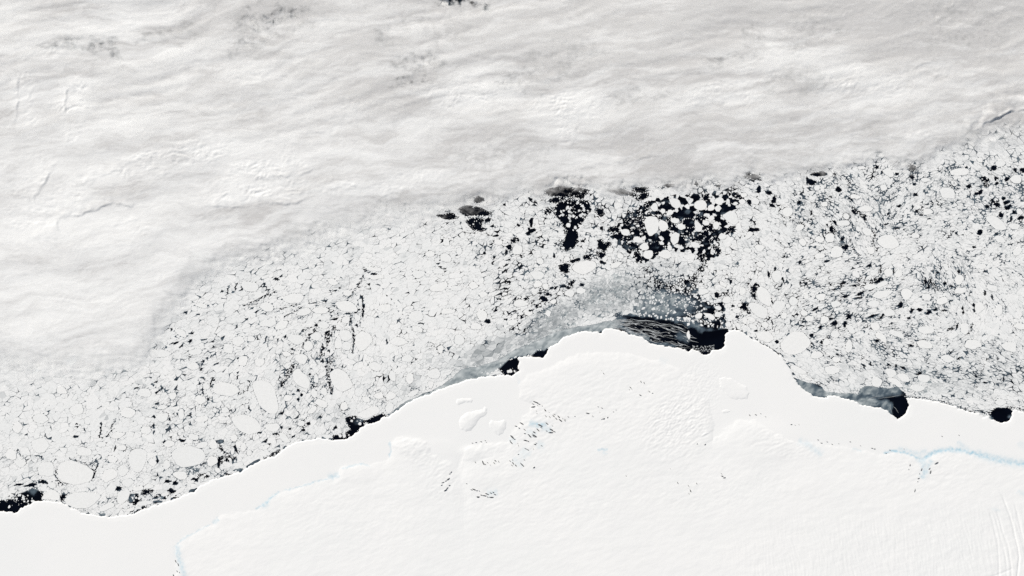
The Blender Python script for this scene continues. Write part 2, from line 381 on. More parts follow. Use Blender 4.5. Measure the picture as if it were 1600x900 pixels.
# bare blue ice
blue = np.zeros_like(X)
def blue_line(pl, w, am, seed=1):
    q = np.array(pl); o = np.zeros_like(X); g = 3 * w + 4
    m = (X > q[:, 0].min() - g) & (X < q[:, 0].max() + g) & (Y > q[:, 1].min() - g) & (Y < q[:, 1].max() + g)
    d, s_, t_ = polydist(X[m] + 2 * gn(X[m] / 5, Y[m] / 5, 141), Y[m] + 2 * gn(X[m] / 5, Y[m] / 5, 143), pl)
    o[m] = am * np.exp(-(d / w) ** 2) * smooth(0, 0.06, t_) * smooth(1.0, 0.94, t_ * 0.999)
    return o
BL = [([(822, 672), (838, 680)], 5, .22), ([(815, 700), (828, 712)], 6, .22), ([(840, 690), (850, 698)], 5, .25), ([(795, 684), (806, 692)], 4, .25), ([(1030, 560), (1042, 566)], 5, .12), ([(800, 716), (818, 728)], 5, .2), ([(1378, 708), (1392, 704), (1410, 706), (1425, 711), (1440, 719)], 1.7, 1.0), ([(1440, 719), (1452, 710), (1465, 704), (1482, 702), (1500, 703), (1525, 709), (1545, 717)], 3.2, 1.0),
      ([(1520, 707), (1550, 716), (1580, 722), (1612, 726)], 5.5, 0.75), ([(1432, 712), (1442, 722), (1444, 738), (1438, 748)], 5, 0.55), ([(1455, 718), (1448, 730), (1446, 742)], 4, .5),
      ([(1400, 700), (1430, 708), (1450, 705)], 4, 0.4), ([(1495, 690), (1510, 702), (1530, 712)], 4, 0.35), ([(277, 850), (279, 868), (284, 884), (290, 905)], 4.5, 0.6),
      ([(275, 852), (284, 843), (312, 828), (330, 818)], 1.3, 0.45), ([(332, 818), (342, 810)], 2.5, 0.6), ([(398, 796), (414, 788), (424, 777), (438, 767)], 2.0, 0.7), ([(410, 790), (420, 787)], 4, .6),
      ([(440, 767), (467, 761), (496, 752), (522, 744)], 1.1, 0.55), ([(512, 746), (530, 741)], 4, 0.6), ([(533, 732), (566, 724), (580, 729)], 1.2, 0.5), ([(608, 716), (611, 703), (608, 689)], 1.3, 0.6),
      ([(826, 661), (840, 663), (856, 664)], 4, 0.75), ([(846, 668), (862, 672)], 5, 0.4), ([(934, 702), (950, 702)], 1.6, 0.7), ([(942, 705), (946, 710)], 3, .3), ([(1245, 688), (1262, 694), (1285, 712)], 5, 0.32), ([(760, 771), (778, 768)], 5, 0.35),
      ([(812, 705), (822, 715)], 8, 0.2), ([(838, 700), (848, 694)], 6, 0.25), ([(1588, 766), (1605, 774)], 3, .3), ([(1590, 690), (1602, 700)], 5, .2), ([(1330, 700), (1345, 704)], 1.5, .3), ([(805, 582), (812, 600)], 2, .15), ([(1548, 794), (1562, 798)], 2, .2)]
for pl, w, am in BL: blue = np.maximum(blue, blue_line(pl, w, am))
blue *= 0.75 + 0.5 * gn(X / 4, Y / 4, 151)
inland = ((GD > 0) & (SD > 6))
quad_in = inland[:-1, :-1]
keepm = np.maximum.reduce([SD[:-1, :-1], SD[1:, :-1], SD[:-1, 1:], SD[1:, 1:]]) > -2.0
for nm, kp, lab in (("ice_shelf", keepm & ~quad_in, "flat white floating ice shelf along the coast, edge meeting the dark polynyas"),
                    ("ice_sheet", keepm & quad_in, "white snow-covered continental ice sheet rising inland with ridges and blue ice bands")):
    me, used = grid_mesh(nm, xs, ys, Z, kp)
    put_attr(me, "blue_ice", np.clip(blue.ravel()[used], 0, 1))
    tag(link(nm, me, M_LAND), kind="structure", label=lab)
def land_z(x, y):
    i = np.clip(np.searchsorted(ys, y) , 0, len(ys) - 1); j = np.clip(np.searchsorted(xs, x), 0, len(xs) - 1)
    return float(Z[i, j])

# ice rises standing on the shelf: rounded snow domes
def ice_rise(label, outline, h, edge, seed):
    P = np.array(outline, float); cx, cy = P.mean(0)
    x0, y0 = P.min(0) - 3; x1, y1 = P.max(0) + 3
    gx = np.arange(x0, x1, 0.8); gy = np.arange(y0, y1, 0.8)
    A, B = np.meshgrid(gx, gy)
    ja = A + 1.2 * gn(A / 6, B / 6, seed); jb = B + 1.2 * gn(A / 6, B / 6, seed + 2)
    d, _, _ = polydist(ja, jb, outline + [outline[0]])
    ins = inpoly(ja, jb, outline)
    sd = np.where(ins, d, -d)
    base = np.array([[land_z(a, c) for a in gx] for c in gy])
    H = base - 0.12 + 0.14 * smooth(-1, 0.6, sd) + h * (1 - np.exp(-np.maximum(sd, 0) / edge)) + 0.03 * smooth(0, 3, sd) * fbm(A / 9, B / 9, 3, seed + 4)
    kp = (np.maximum.reduce([sd[:-1, :-1], sd[1:, 1:], sd[1:, :-1], sd[:-1, 1:]]) > -1.2)
    me, used = grid_mesh("ice_rise", gx, gy, H, kp)
    put_attr(me, "blue_ice", np.zeros(used.sum()))
    me.transform(__import__("mathutils").Matrix.Translation((-wx(cx), -wy(cy), 0)))
    o = link("ice_rise", me, M_LAND); o.location = (wx(cx), wy(cy), 0)
    tag(o, label, "ice rise", "ice rises on the shelf")
ice_rise("small peanut-shaped snow dome on the shelf, just above the large teardrop dome", [(712, 628), (715, 623), (723, 622), (730, 623), (736, 621), (740, 625), (736, 629), (728, 628), (722, 631), (716, 634), (713, 632)], 0.28, 2.5, 201)
ice_rise("large teardrop-shaped snow dome with a pointed upper right tail on the shelf", [(716, 660), (720, 650), (730, 644), (744, 641), (755, 640), (758, 634), (761, 637), (762, 645), (756, 650), (748, 655), (744, 664), (736, 673), (728, 674), (720, 670)], 0.6, 6, 211)
ice_rise("snow dome directly right of the teardrop dome, its right flank in shade", [(764, 660), (768, 656), (778, 658), (788, 655), (792, 660), (791, 668), (786, 676), (780, 681), (772, 676), (765, 668)], 0.45, 5, 221)
ice_rise("six-sided low snow plateau on the shelf between crevasse field and right-hand bay", [(1124, 591), (1132, 589), (1144, 591), (1152, 598), (1166, 603), (1171, 614), (1168, 623), (1150, 624), (1138, 621), (1132, 612), (1124, 606)], 0.22, 2.2, 231)
ice_rise("tiny oval snow dome just below the six-sided low plateau", [(1126, 641), (1132, 640), (1139, 640), (1141, 642), (1136, 645), (1129, 645)], 0.16, 1.5, 241)
ice_rise("thin elongated snow ridge beside the crevasse field, above the lone rock", [(1095, 680), (1100, 676), (1108, 674), (1110, 676), (1104, 680), (1097, 682)], 0.16, 1.5, 251)

# rock outcrops (nunataks): each outcrop one thing, its peaks the parts
def peak_mesh(L, W, H, seed):
    r = np.random.default_rng(seed); n = 9
    ang = np.linspace(0, 2 * np.pi, n, endpoint=False)
    rad = 0.75 + 0.5 * r.random(n)
    ring = np.stack([np.cos(ang) * L * rad, np.sin(ang) * W * rad, np.full(n, -0.25)], 1)
    ring2 = np.stack([np.cos(ang) * L * 0.55 * rad, np.sin(ang) * W * 0.5 * rad, H * (0.45 + 0.35 * r.random(n))], 1)
    top = np.array([[-0.3 * L, 0, H * .9], [0.25 * L, 0.05 * W, H]])
    V = np.concatenate([ring, ring2, top]); F = []
    for i in range(n):
        j = (i + 1) % n; F.append([i, j, n + j, n + i])
    for i in range(n):
        j = (i + 1) % n
        t = 2 * n + (0 if np.cos(ang[i] + math.pi / n) < 0 else 1)
        F.append([n + i, n + j, t])
    lp = sum(F, []); tot = [len(f) for f in F]; st = np.concatenate([[0], np.cumsum(tot)[:-1]])
    return raw_mesh("rock_peak", V, lp, st, tot)
PEAKS = [peak_mesh(1, 0.55, 0.8, 300 + k) for k in range(8)]
for p_ in PEAKS: p_.materials.append(M_ROCK)
OUT = [
 ("dark rock outcrop of clustered peaks, uppermost beside the shelf and small round headland", 20, [(833, 631, 3), (838, 628.5, 3.4), (842, 631, 3), (834, 635.5, 2.4), (840, 633.5, 2), (847, 634, 1.8)]),
 ("long chain of small dark rock peaks just above the blue ice patch", 40, [(838, 642, 2), (839, 646, 2), (852, 641, 2.4), (858, 644, 2.2), (866, 647, 2.4), (853, 650, 2), (859, 651.5, 2.6), (865, 650, 2.4), (869, 654, 2.6), (873, 651, 2.4), (876, 657, 2.4), (883, 655.5, 2.6), (879, 653.5, 2)]),
 ("dark rock peaks standing in the blue ice patch right of the snow domes", 25, [(844, 664.5, 3.4), (846, 668, 2.8), (841, 672, 2.6), (855, 662, 4), (854, 673, 3), (860, 675.5, 3), (861, 671, 2.8), (866, 674, 2.6), (863, 665, 2)]),
 ("dark rock ridge of slanting peaks below left of the blue ice patch", 35, [(815, 661.5, 2.6), (806, 665.5, 2.6), (811, 668.5, 2.4), (820, 671.5, 2.4), (820, 677, 2.6), (826, 679, 3.4), (828, 681.5, 2.6), (835, 675.5, 3), (835, 681, 4), (832, 678, 2)]),
 ("two-part dark rock outcrop right below the shaded snow dome", 40, [(801, 683.5, 3.2), (804, 686, 2.2), (797, 688, 2), (799, 691.5, 2.4)]),
 ("short dark rock ridge alone left of the blue-tinted slope", 15, [(821, 688, 3), (825, 689, 2.4)]),
 ("pair of small dark rocks under the short ridge", 60, [(809, 693, 2.2), (810, 696, 2)]),
 ("scatter of faint grey rock peaks on the blue-tinted slope below the nunataks", 20, [(825, 702.5, 3), (821, 700.5, 2), (836, 694, 2.6), (838, 692, 2), (846, 696, 2.4), (810, 709.5, 2.4), (819, 718, 2), (833, 701, 2)]),
 ("dark rock outcrop of steep leaning peaks at the bottom of the nunatak field", 45, [(797, 720, 3), (801, 718.5, 2.8), (802, 724, 3.2), (806, 727, 2.8), (800, 727, 2.2), (816, 726, 3)]),
 ("tiny grey rock alone right of the lowest nunatak cluster", 0, [(834, 730, 2.6)]),
 ("row of dark rock peaks along the foot of the round headland dome", 50, [(743, 722, 2.4), (755, 723, 3), (758, 725, 3), (762, 722.5, 2.8), (772, 723, 3.2), (774, 719.5, 2.4), (779, 720.5, 2.6), (766, 726, 1.8)]),
 ("small rock arc on the shelf edge above the round headland dome", 20, [(752, 690, 2), (758, 688, 2.2), (760, 691, 2), (744, 691, 1.6), (738, 692, 1.6)]),
 ("dark rock peaks strung out below the glacier trough, left cluster", 15, [(737, 765, 2.8), (741, 764.5, 2.4), (745, 766, 2.8), (749, 766.5, 2.2), (729, 755, 2)]),
 ("densest dark rock cluster below the glacier trough, touching blue ice", 10, [(761, 771.5, 3.4), (767, 770, 2.8), (771, 769, 3), (757, 774, 2.6), (762, 776, 2.4), (768, 776.5, 2.8), (773, 772, 2.2), (747, 776, 2.4), (752, 773, 2)]),
 ("dark slanting rock ridges left of the glacier trough", -40, [(692, 753.5, 3.6), (697, 751, 3), (701, 748, 2.6), (705, 737.5, 3), (703, 740, 2.2), (699, 762, 3.2), (702, 758, 2.8), (696, 765.5, 2.8), (690, 757.5, 2.4)]),
 ("small rock pair on the snow dome below the left part of the wide polynya", 30, [(943, 583.5, 2.8), (940, 579, 1.8)]),
 ("pair of narrow dark rocks high on the snow dome under the wide polynya", 40, [(1001, 596, 2.8), (1006, 598, 2.8)]),
 ("small rock spur between the narrow rock pair and the wedge-shaped rock", 30, [(985, 605.5, 2.4), (987, 608, 1.8), (983, 608.5, 1.4)]),
 ("wedge-shaped dark rock with two satellites on the snow dome", 35, [(1014, 611.5, 3), (1019, 614, 2), (1000, 617, 2.2)]),
 ("string of tiny dark rocks on the plateau right of the nunatak field", 15, [(918, 645.5, 2.6), (926, 650, 2.6), (934, 635, 2.2), (940, 637, 1.8), (937, 644, 2), (958, 643, 1.8), (962, 640, 1.6)]),
 ("dark rock knob with a trailing ridge right of the string of tiny rocks", -20, [(943, 654, 3.2), (949, 652, 2.2), (940, 654.5, 1.8)]),
 ("dark rock knob left of the nunatak field chain end on smooth snow", 5, [(882.5, 657, 2.4), (888, 651, 1.6), (898, 650, 1.6)]),
 ("lone dark rock beside the snow ridge under the crevasse field", -30, [(1101.5, 694, 2.8), (1089, 693, 1.6)]),
 ("string of pin-prick dark rocks in the middle of the plateau", 60, [(1058.5, 754, 2), (1075.5, 759, 2.2), (1078.5, 766.5, 2.2), (1076, 771, 1.8), (1088, 755, 1.8), (1047, 732, 1.6), (978, 743, 1.4)]),
 ("lone dark rock spur at centre right of the plateau", 20, [(1128, 743.5, 3), (1131, 746, 2.6), (1127, 740, 1.6)]),
 ("dark rock flecks in the blue ice below the right-hand scarp, nearest the scarp fork", -60, [(1451.5, 732, 3), (1453, 737.5, 2.6), (1462, 723.5, 2.8)]),
 ("column of dark rock flecks descending left of the blue ice tongue", -65, [(1439, 733.5, 3), (1436, 740, 2.2), (1434.5, 747, 2.4), (1421, 726.5, 2.4), (1433, 752, 1.8), (1428.5, 766, 2.4), (1419, 733, 1.6)]),
 ("pin-prick rocks on the shelf side of the right-hand blue scarp", 30, [(1390, 703, 2), (1384, 708, 2), (1412, 701, 1.6), (1498, 680, 1.8), (1471.5, 681.5, 1.5)]),
 ("grey rock flecks beside the blue ice at the bottom edge, lower left", 60, [(275, 877, 3), (279, 882, 3), (277, 892, 2.4), (281, 894, 2), (271.5, 899, 2.4)]),
 ("thin broken line of grey rock along the scarp left of the blue ice", 8, [(1292, 690, 2), (1300, 694, 2.2), (1310, 693, 1.6), (1328, 690, 1.6), (1344, 696, 1.8), (1362, 700, 2), (1366, 701, 1.8), (1283, 692, 2.4), (1278, 687, 2)]),
 ("grey rock specks at the shelf foot of the wide headland dome", 20, [(1181, 648, 2), (1188, 646, 2), (1196, 651, 1.8), (1171, 648.5, 1.6), (1236, 663, 1.8), (1242, 664, 1.8), (1248, 663, 1.5)]),
]
r_ = np.random.default_rng(77)
for lab, ang, pk in OUT:
    cx = np.mean([p[0] for p in pk]); cy = np.mean([p[1] for p in pk])
    e = bpy.data.objects.new("rock_outcrop", None); COL.objects.link(e); e.location = (wx(cx), wy(cy), land_z(cx, cy))
    e.empty_display_size = 1
    tag(e, lab, "rock outcrop", "rock outcrops in the ice sheet")
    for (x, y, s) in pk:
        o = bpy.data.objects.new("rock_peak", PEAKS[r_.integers(8)]); COL.objects.link(o); o.parent = e
        o.location = (wx(x) - wx(cx), wy(y) - wy(cy), land_z(x, y) - land_z(cx, cy))
        o.rotation_euler = (0, 0, -math.radians(ang + r_.normal() * 16))
        k = (s if s > 2.3 else 0.75 * s) * K * 0.95 * (0.6 + 0.9 * r_.random() ** 1.5)
        o.scale = (k * 1.15, k * (0.40 + 0.35 * r_.random()), 0.6 + 0.3 * r_.random())

# ------------------------------------------------------------------ pack ice
# floes traced from the photograph: outlines, or ellipses (cx, cy, rx, ry, turn)
FP = {  # outline floes with a label of their own
 "broad smooth wedge-shaped floe with black water on its upper and left sides": [(1006, 344), (1012, 338), (1026, 338), (1030, 350), (1028, 362), (1016, 370), (1011, 364)],
 "five-sided white floe tucked just under the cloud edge, above the dark broken water": [(1045, 309), (1061, 311), (1065, 321), (1058, 327), (1048, 321)],
 "large slanted wedge floe at the right end of the dark broken water": [(1126, 337), (1144, 328), (1151, 334), (1154, 347), (1148, 353), (1136, 345)],
 "tooth-shaped upright floe in the middle of the dark broken water": [(1085, 346), (1088, 343), (1097, 353), (1096, 362), (1086, 362)],
 "rounded triangular floe at the bottom of the dark broken water": [(1026, 399), (1037, 389), (1045, 391), (1051, 400), (1043, 406)],
 "tall egg-shaped bright floe above its slanted twin, right of the wide coastal polynya": [(1182, 454), (1188, 447), (1197, 450), (1204, 460), (1205, 474), (1202, 480), (1190, 474), (1184, 466)],
 "slanted bright oblong floe directly below the tall egg-shaped floe": [(1169, 473), (1180, 472), (1198, 482), (1200, 491), (1195, 499), (1184, 496), (1172, 484)],
 "grey-white triangular floe wedged against the shelf below the slanted oblong floe": [(1179, 520), (1200, 516), (1211, 528), (1202, 536), (1184, 530)],
 "large pale grey rounded floe beside the shelf corner, right of the wide polynya": [(1218, 538), (1226, 528), (1238, 518), (1254, 518), (1264, 528), (1268, 538), (1254, 550), (1238, 556), (1222, 550)],
 "big six-sided floe between two short dark cracks near the lower left coast": [(91, 724), (110, 718), (138, 729), (147, 737), (143, 752), (120, 758), (98, 754), (90, 744)],
 "small white trapezoid berg closing the lower left polynya": [(65, 778), (77, 763), (88, 766), (94, 772), (93, 782), (80, 781), (66, 780)],
 "flat bluish-white floe frozen against the shelf, right of the trapezoid berg": [(100, 780), (112, 770), (136, 768), (160, 773), (152, 784), (138, 794), (120, 795), (104, 788)],
 "upright blocky floe left of the small dark pool near the lower left coast": [(184, 768), (200, 763), (204, 770), (198, 784), (186, 788), (182, 780)],
 "low white berg lying in the small dark pool against the coast": [(213, 790), (215, 784), (228, 781), (240, 784), (236, 788), (222, 791)],
 "largest floe of the left pack, tall bright oval leaning left": [(393, 598), (404, 593), (420, 596), (430, 608), (434, 626), (436, 640), (430, 648), (418, 645), (404, 632), (397, 612)],
 "large lying oval floe just below left of the tall leaning oval": [(360, 653), (368, 649), (388, 648), (402, 656), (409, 668), (406, 675), (390, 679), (374, 674), (365, 662)],
 "large shield-shaped floe with a dark crescent lead under its lower right": [(266, 708), (280, 698), (298, 696), (316, 701), (322, 712), (318, 722), (300, 729), (284, 731), (274, 724)],
 "bright slanted oblong floe right of the stepped dark lead": [(456, 582), (466, 574), (478, 586), (485, 596), (482, 608), (472, 606), (460, 598)],
 "bright egg-shaped floe at the foot of the long black lead": [(514, 584), (524, 574), (538, 579), (548, 592), (552, 604), (540, 612), (528, 611), (518, 598)],
 "bright straight-edged rectangular iceberg above the coastal pool": [(554, 648), (586, 632), (597, 643), (572, 655)],
 "small bright pentagonal berg beside the grey ice, right of the rectangular iceberg": [(601, 638), (606, 628), (616, 631), (614, 642), (606, 647)],
 "large bright oval floe below the black T-shaped lead": [(892, 419), (897, 412), (907, 408), (921, 407), (931, 409), (933, 416), (926, 423), (913, 429), (901, 427)],
}
FE = [(840, 429, 14, 8, 0), (977, 363, 8, 6, 10), (997, 375, 8, 5, 10), (1007, 386, 8, 8, 0), (1014, 397, 9, 8, -30), (954, 391, 6, 5, 0), (970, 400, 6, 5, 0), (962, 414, 10, 4.5, -12),
 (888, 352, 3.5, 4, 0), (886, 405, 6, 5, 0), (945, 405, 5, 5, 0), (808, 390, 9, 8, 0), (843, 408, 6, 5, 0), (840, 444, 7, 6, 0), (1034, 380, 3.5, 4, 0),
 (1094, 321, 11, 8.5, -8), (1125, 314, 8, 6, 0), (1122, 325, 5, 5, 0), (1111, 325, 6, 5.5, -30), (1054, 344, 9, 5, 12), (1037, 381, 5, 5, 0), (1046, 387, 3.6, 5, 0), (1086, 383, 8, 5, 5),
 (1047, 332, 5, 4.5, 0), (1036, 330, 4, 4, 0), (1022, 324, 6, 7, 0), (1160, 315, 6, 5, 0), (1180, 314, 7, 6, 0), (1231, 332, 9, 8, 0), (1119, 352, 6, 8, 10), (1128, 370, 7, 5, 0), (1064, 354, 7, 5, 10),
 (1055, 372, 8, 10, 0), (1103, 348, 6, 5, 0), (1036, 352, 7, 10, -15), (1170, 368, 8, 5, -30), (1186, 387, 9, 5, 0), (1168, 391, 8, 4, 5), (1213, 432, 9, 9, 0), (1188, 413, 8, 6, 0), (1130, 444, 6, 4, 20), (1162, 305, 5, 4, 0), (1149, 318, 4, 3, 0), (1112, 340, 5, 4, 0),
 (1249, 356, 9, 5, -25), (1254, 378, 7, 7, 0), (1280, 374, 7, 6, 20), (1297, 372, 8, 7, -20), (1308, 394, 10.5, 8.5, -20), (1280, 400, 9, 5, -5), (1318, 349, 11, 5, 5), (1354, 362, 8, 6, 15), (1322, 338, 5, 5, 0), (1352, 326, 11, 5, -5), (1288, 319, 6, 5, 0), (1276, 293, 5, 5, 0), (1388, 270, 10, 6, 30), (1381, 293, 6, 5, 0), (1336, 307, 9, 4, 0), (1360, 391, 7, 6, 30), (1346, 262, 7, 3, 0), (1430, 368, 8, 4, 0), (1390, 378, 18, 10, 10),
 (1556, 348, 18, 9, 28), (1584, 354, 9, 6, 5), (1562, 374, 10, 6, 20), (1593, 331, 5, 7, -20), (1587, 280, 9, 8, 0), (1563, 255, 8, 6, 0), (1531, 250, 6, 5, 0), (1450, 331, 8, 6, 0), (1452, 347, 5, 5, 0), (1500, 269, 14, 6, 0), (1446, 281, 7, 4, 0), (1590, 392, 10, 6, -25), (1480, 302, 13, 9, 10),
 (1160, 455, 6, 6, 0), (1136, 469, 8, 6, -5), (1151, 486, 7, 3.5, 5), (1164, 490, 5, 3, 0), (1156, 476, 4, 3, 0), (1092, 493, 6, 4.5, -10), (1108, 494, 9, 5, 25), (1123, 491, 7, 4, -8), (1122, 481, 5, 3.5, 10), (1164, 501, 4, 7, -5), (1175, 499, 8, 4.5, 30), (1176, 510, 7, 4, 20), (1195, 507, 6, 6, 0), (1138, 507, 5, 5, 0), (1154, 509, 4.5, 6, 0), (1147, 509, 2.6, 4, 0), (1217, 478, 10, 11, 0), (1098, 456, 9, 6, 0), (1231, 478, 4, 4, 0), (1225, 493, 5, 5, 0),
 (1288, 499, 8, 6, -30), (1264, 498, 7, 5, 0), (1282, 464, 8, 6, 0), (1240, 470, 8, 7, 20), (1305, 475, 9, 6, 5), (1260, 463, 5, 5, 0), (1256, 489, 6, 5, 0), (1378, 460, 17, 7, -13), (1360, 448, 10, 4.5, 0), (1379, 444, 10, 4.5, -30), (1387, 425, 7, 7, 0), (1338, 429, 8, 5, 30), (1365, 474, 9, 5, -5), (1363, 485, 9, 4.5, -8), (1389, 488, 9, 6, 0), (1330, 515, 9, 5, 40), (1305, 522, 7, 6, 0), (1367, 511, 8, 7, 0), (1377, 527, 11, 5, 35), (1326, 540, 6, 12, 10), (1291, 535, 6, 6, 0), (1248, 578, 16, 5, 25), (1300, 578, 12, 8, 10), (1276, 555, 12, 6, -15), (1258, 590, 11, 3.5, 20), (1392, 582, 9, 8, 0), (1306, 562, 7, 5, 0),
 (1417, 459, 9, 10, -30), (1404, 428, 7, 7, 0), (1498, 436, 9, 8, 0), (1478, 417, 4, 6, -20), (1532, 416, 9, 5, 0), (1550, 450, 9, 6, 10), (1402, 523, 13, 5, 25), (1446, 516, 14, 6, 5), (1594, 510, 11, 5, 0), (1508, 513, 7, 10, 0), (1500, 454, 11, 5, -5), (1472, 470, 10, 6, -20), (1448, 464, 7, 6, 0), (1520, 538, 14, 8, 5), (1444, 538, 14, 6, 5), (1576, 542, 14, 9, 10),
 (1370, 597, 8.5, 8, 0), (1400, 597, 14, 5, 30), (1412, 590, 9, 6, 20), (1444, 590, 10, 7, 0), (1432, 606, 12, 6, 0), (1564, 628, 10, 5, 0), (1480, 560, 12, 6, 10), (1530, 480, 8, 10, 10), (1560, 485, 7, 10, 10),
 (62, 696, 14, 15, 0), (17, 710, 11.5, 10, 0), (32, 723, 11, 8, 10), (72, 732, 14, 13, 0), (200, 646, 12, 8, 5), (226, 614, 11, 9, 0), (216, 718, 14, 19, 5), (192, 735, 8, 9, 0), (175, 717, 8, 6, 10), (184, 680, 12, 6, -8), (228, 672, 10, 7, 0), (190, 699, 8, 5, 0), (158, 694, 7, 5, 0), (170, 742, 16, 10, -20), (238, 722, 6.5, 7, 0), (64, 654, 12, 8, 0), (200, 754, 9, 8, 0), (28, 668, 8, 9, 0),
 (82, 758, 7, 5, 0), (168, 792, 13, 5.5, -25), (204, 796, 7, 3.2, -20), (120, 640, 13, 9, 0), (96, 610, 10, 6, 0), (132, 706, 13, 8, 20),
 (353, 609, 20, 12, 5), (426, 667, 11, 7, 0), (314, 625, 10, 7.5, 35), (254, 652, 11, 7, 0), (332, 721, 9, 8, 0), (333, 694, 8, 6.5, 50), (316, 695, 10, 4.5, 0), (302, 682, 10, 6, 10), (264, 693, 9, 5.5, 0), (315, 655, 12, 6, -5), (283, 648, 6, 9, 0), (270, 619, 6, 6, 0), (253, 636, 8, 4, 0), (336, 641, 4, 4, 0), (352, 641, 6, 5, 0), (380, 698, 5, 8.5, 0), (389, 707, 5, 5, 0), (364, 705, 3.5, 6, 10), (366, 684, 5, 6, 10), (260, 726, 7, 9, 0), (386, 627, 3.5, 4, 0), (416, 698, 7, 4, -30), (322, 604, 6, 5, 30), (302, 572, 10, 6, -15),
 (282, 743, 12, 8, 10), (282, 766, 10, 4.5, -40), (216, 763, 9, 4, -8), (232, 760, 7, 4, 0), (258, 772, 7, 3, -10), (340, 735, 5, 4, 0),
 (282, 520, 11, 6, 30), (250, 552, 18, 7, 10), (357, 545, 8, 9, 0), (372, 532, 11, 8.5, 10), (416, 480, 12, 9, 25), (314, 477, 10, 4, 15), (392, 529, 6, 5, 0), (390, 448, 14, 9, 10), (420, 504, 14, 7, -15), (306, 550, 12, 6, -10), (380, 564, 8, 10, 0), (406, 566, 8, 7, 0), (437, 450, 11, 5, -10),
 (580, 420, 9, 4.5, 8), (591, 421, 5, 3.6, 0), (590, 433, 11, 3.6, -5), (502, 485, 12, 6, 10), (540, 479, 17, 10, 8), (506, 508, 9, 7, 0), (540, 523, 12, 9, 20), (494, 526, 8, 7, -20), (568, 532, 12.5, 16, 0), (542, 541, 8, 7, 0), (528, 537, 6, 8, 0), (482, 541, 8, 7, 0), (460, 530, 14, 9, 5), (458, 466, 15, 8, 0), (622, 534, 14, 7, 5), (650, 494, 11, 9, 0), (652, 514, 10, 5, 10), (474, 488, 12, 7, -10), (440, 508, 12, 7, -15), (600, 482, 12, 6, -10), (543, 458, 7, 6, 0), (520, 440, 9, 5, 20), (540, 500, 7, 6, 0), (558, 496, 6, 5, 0),
 (471, 561, 9, 8, 0), (494, 592, 5, 8, -10), (491, 614, 4.5, 9, -20), (502, 630, 10, 5, 30), (537, 634, 6, 8, -5), (488, 641, 9, 5, -30), (444, 684, 10, 6, 35), (506, 611, 6, 7, 0), (450, 622, 7, 5, 0), (592, 618, 7, 6, 0), (614, 588, 6, 11, 0), (471, 662, 6, 5, 0), (572, 624, 8, 5, 0), (448, 553, 7, 4, 15), (464, 551, 6, 3.5, -10),
 (678, 584, 10, 8, 0), (673, 601, 5, 6, 0), (718, 531, 8, 8, 0), (688, 546, 6, 8, 0), (753, 493, 10, 10, 0), (744, 510, 9, 7, 0), (586, 572, 10, 8, 20), (610, 618, 8, 7, 0), (646, 614, 9, 4.5, -22), (636, 560, 10, 6, 0), (640, 592, 6, 9, 10), (700, 486, 12, 5, -5),
 (686, 448, 16, 7.5, -20), (712, 451, 10, 5, 0), (697, 403, 11, 7, 20), (697, 379, 6, 7, 0), (778, 378, 8, 5, 0), (718, 392, 6, 7, 0), (686, 424, 9, 5, 10), (654, 428, 11, 7, 0), (853, 448, 6, 5, 0), (740, 446, 8, 6, 0), (672, 396, 8, 5, 0), (756, 460, 8, 5, 0),
 (814, 474, 11, 6, 5), (826, 490, 6, 4, 0), (804, 494, 6, 4, -30), (864, 471, 6, 4, 0), (890, 458, 9, 6, 0), (856, 490, 5, 5, 0), (908, 454, 7, 5, 0), (800, 504, 8, 5, -10), (1076, 524, 3, 7.5, -8)]

# open water: outlines, soft ellipses (cx, cy, rx, ry) and narrow leads (points, half width)
WP = [[(864, 330), (874, 313), (920, 313), (924, 328), (912, 344), (904, 358), (903, 378), (896, 388), (884, 394), (874, 388), (880, 376), (886, 364), (884, 358), (876, 346), (868, 338)],
 [(946, 509), (960, 500), (966, 495), (984, 490), (1000, 494), (1040, 500), (1075, 503), (1100, 511), (1120, 513), (1138, 514), (1137, 524), (1134, 544), (1114, 550), (1098, 558), (1076, 553), (1024, 542), (1000, 530), (964, 514)],
 [(778, 575), (784, 567), (796, 560), (809, 557), (812, 568), (813, 580), (802, 588), (790, 587)], [(829, 558), (837, 547), (850, 545.5), (859, 541), (856, 552), (849, 560)],
 [(726, 345), (740, 340), (756, 342), (752, 352), (759, 359), (752, 363), (740, 359), (732, 352)],
 [(538, 651), (552, 649), (570, 657), (598, 645), (604, 651), (590, 660), (580, 665), (570, 660), (569, 668), (560, 673), (559, 678), (550, 685), (538, 689), (520, 689), (520, 680), (540, 675), (548, 670), (540, 660)],
 [(-20, 802), (-20, 784), (12, 780), (36, 769), (52, 762), (68, 768), (66, 783), (48, 788), (32, 797), (26, 803), (0, 801)],
 [(1240, 590), (1262, 598), (1282, 602), (1290, 612), (1312, 614), (1340, 616), (1348, 604), (1358, 603), (1385, 607), (1402, 604), (1416, 616), (1424, 634), (1420, 648), (1403, 657), (1385, 645), (1350, 638), (1318, 624), (1280, 624), (1256, 612)],
 [(1544, 647), (1556, 637), (1576, 637), (1584, 644), (1582, 656), (1566, 663), (1554, 660)],
 [(606, 650), (626, 632), (646, 622), (680, 608), (704, 592), (722, 576), (750, 572), (780, 562), (806, 546), (836, 534), (862, 522), (890, 513), (930, 507), (955, 500), (960, 514), (934, 520), (885, 526), (856, 545), (815, 558), (800, 560), (780, 572), (760, 590), (700, 606), (650, 624), (620, 645)],
 [(1174, 447), (1185, 445), (1184, 452), (1180, 460), (1183, 470), (1176, 467), (1172, 456)], [(1155, 475), (1165, 471), (1170, 474), (1168, 480), (1172, 487), (1164, 487), (1156, 484)]]
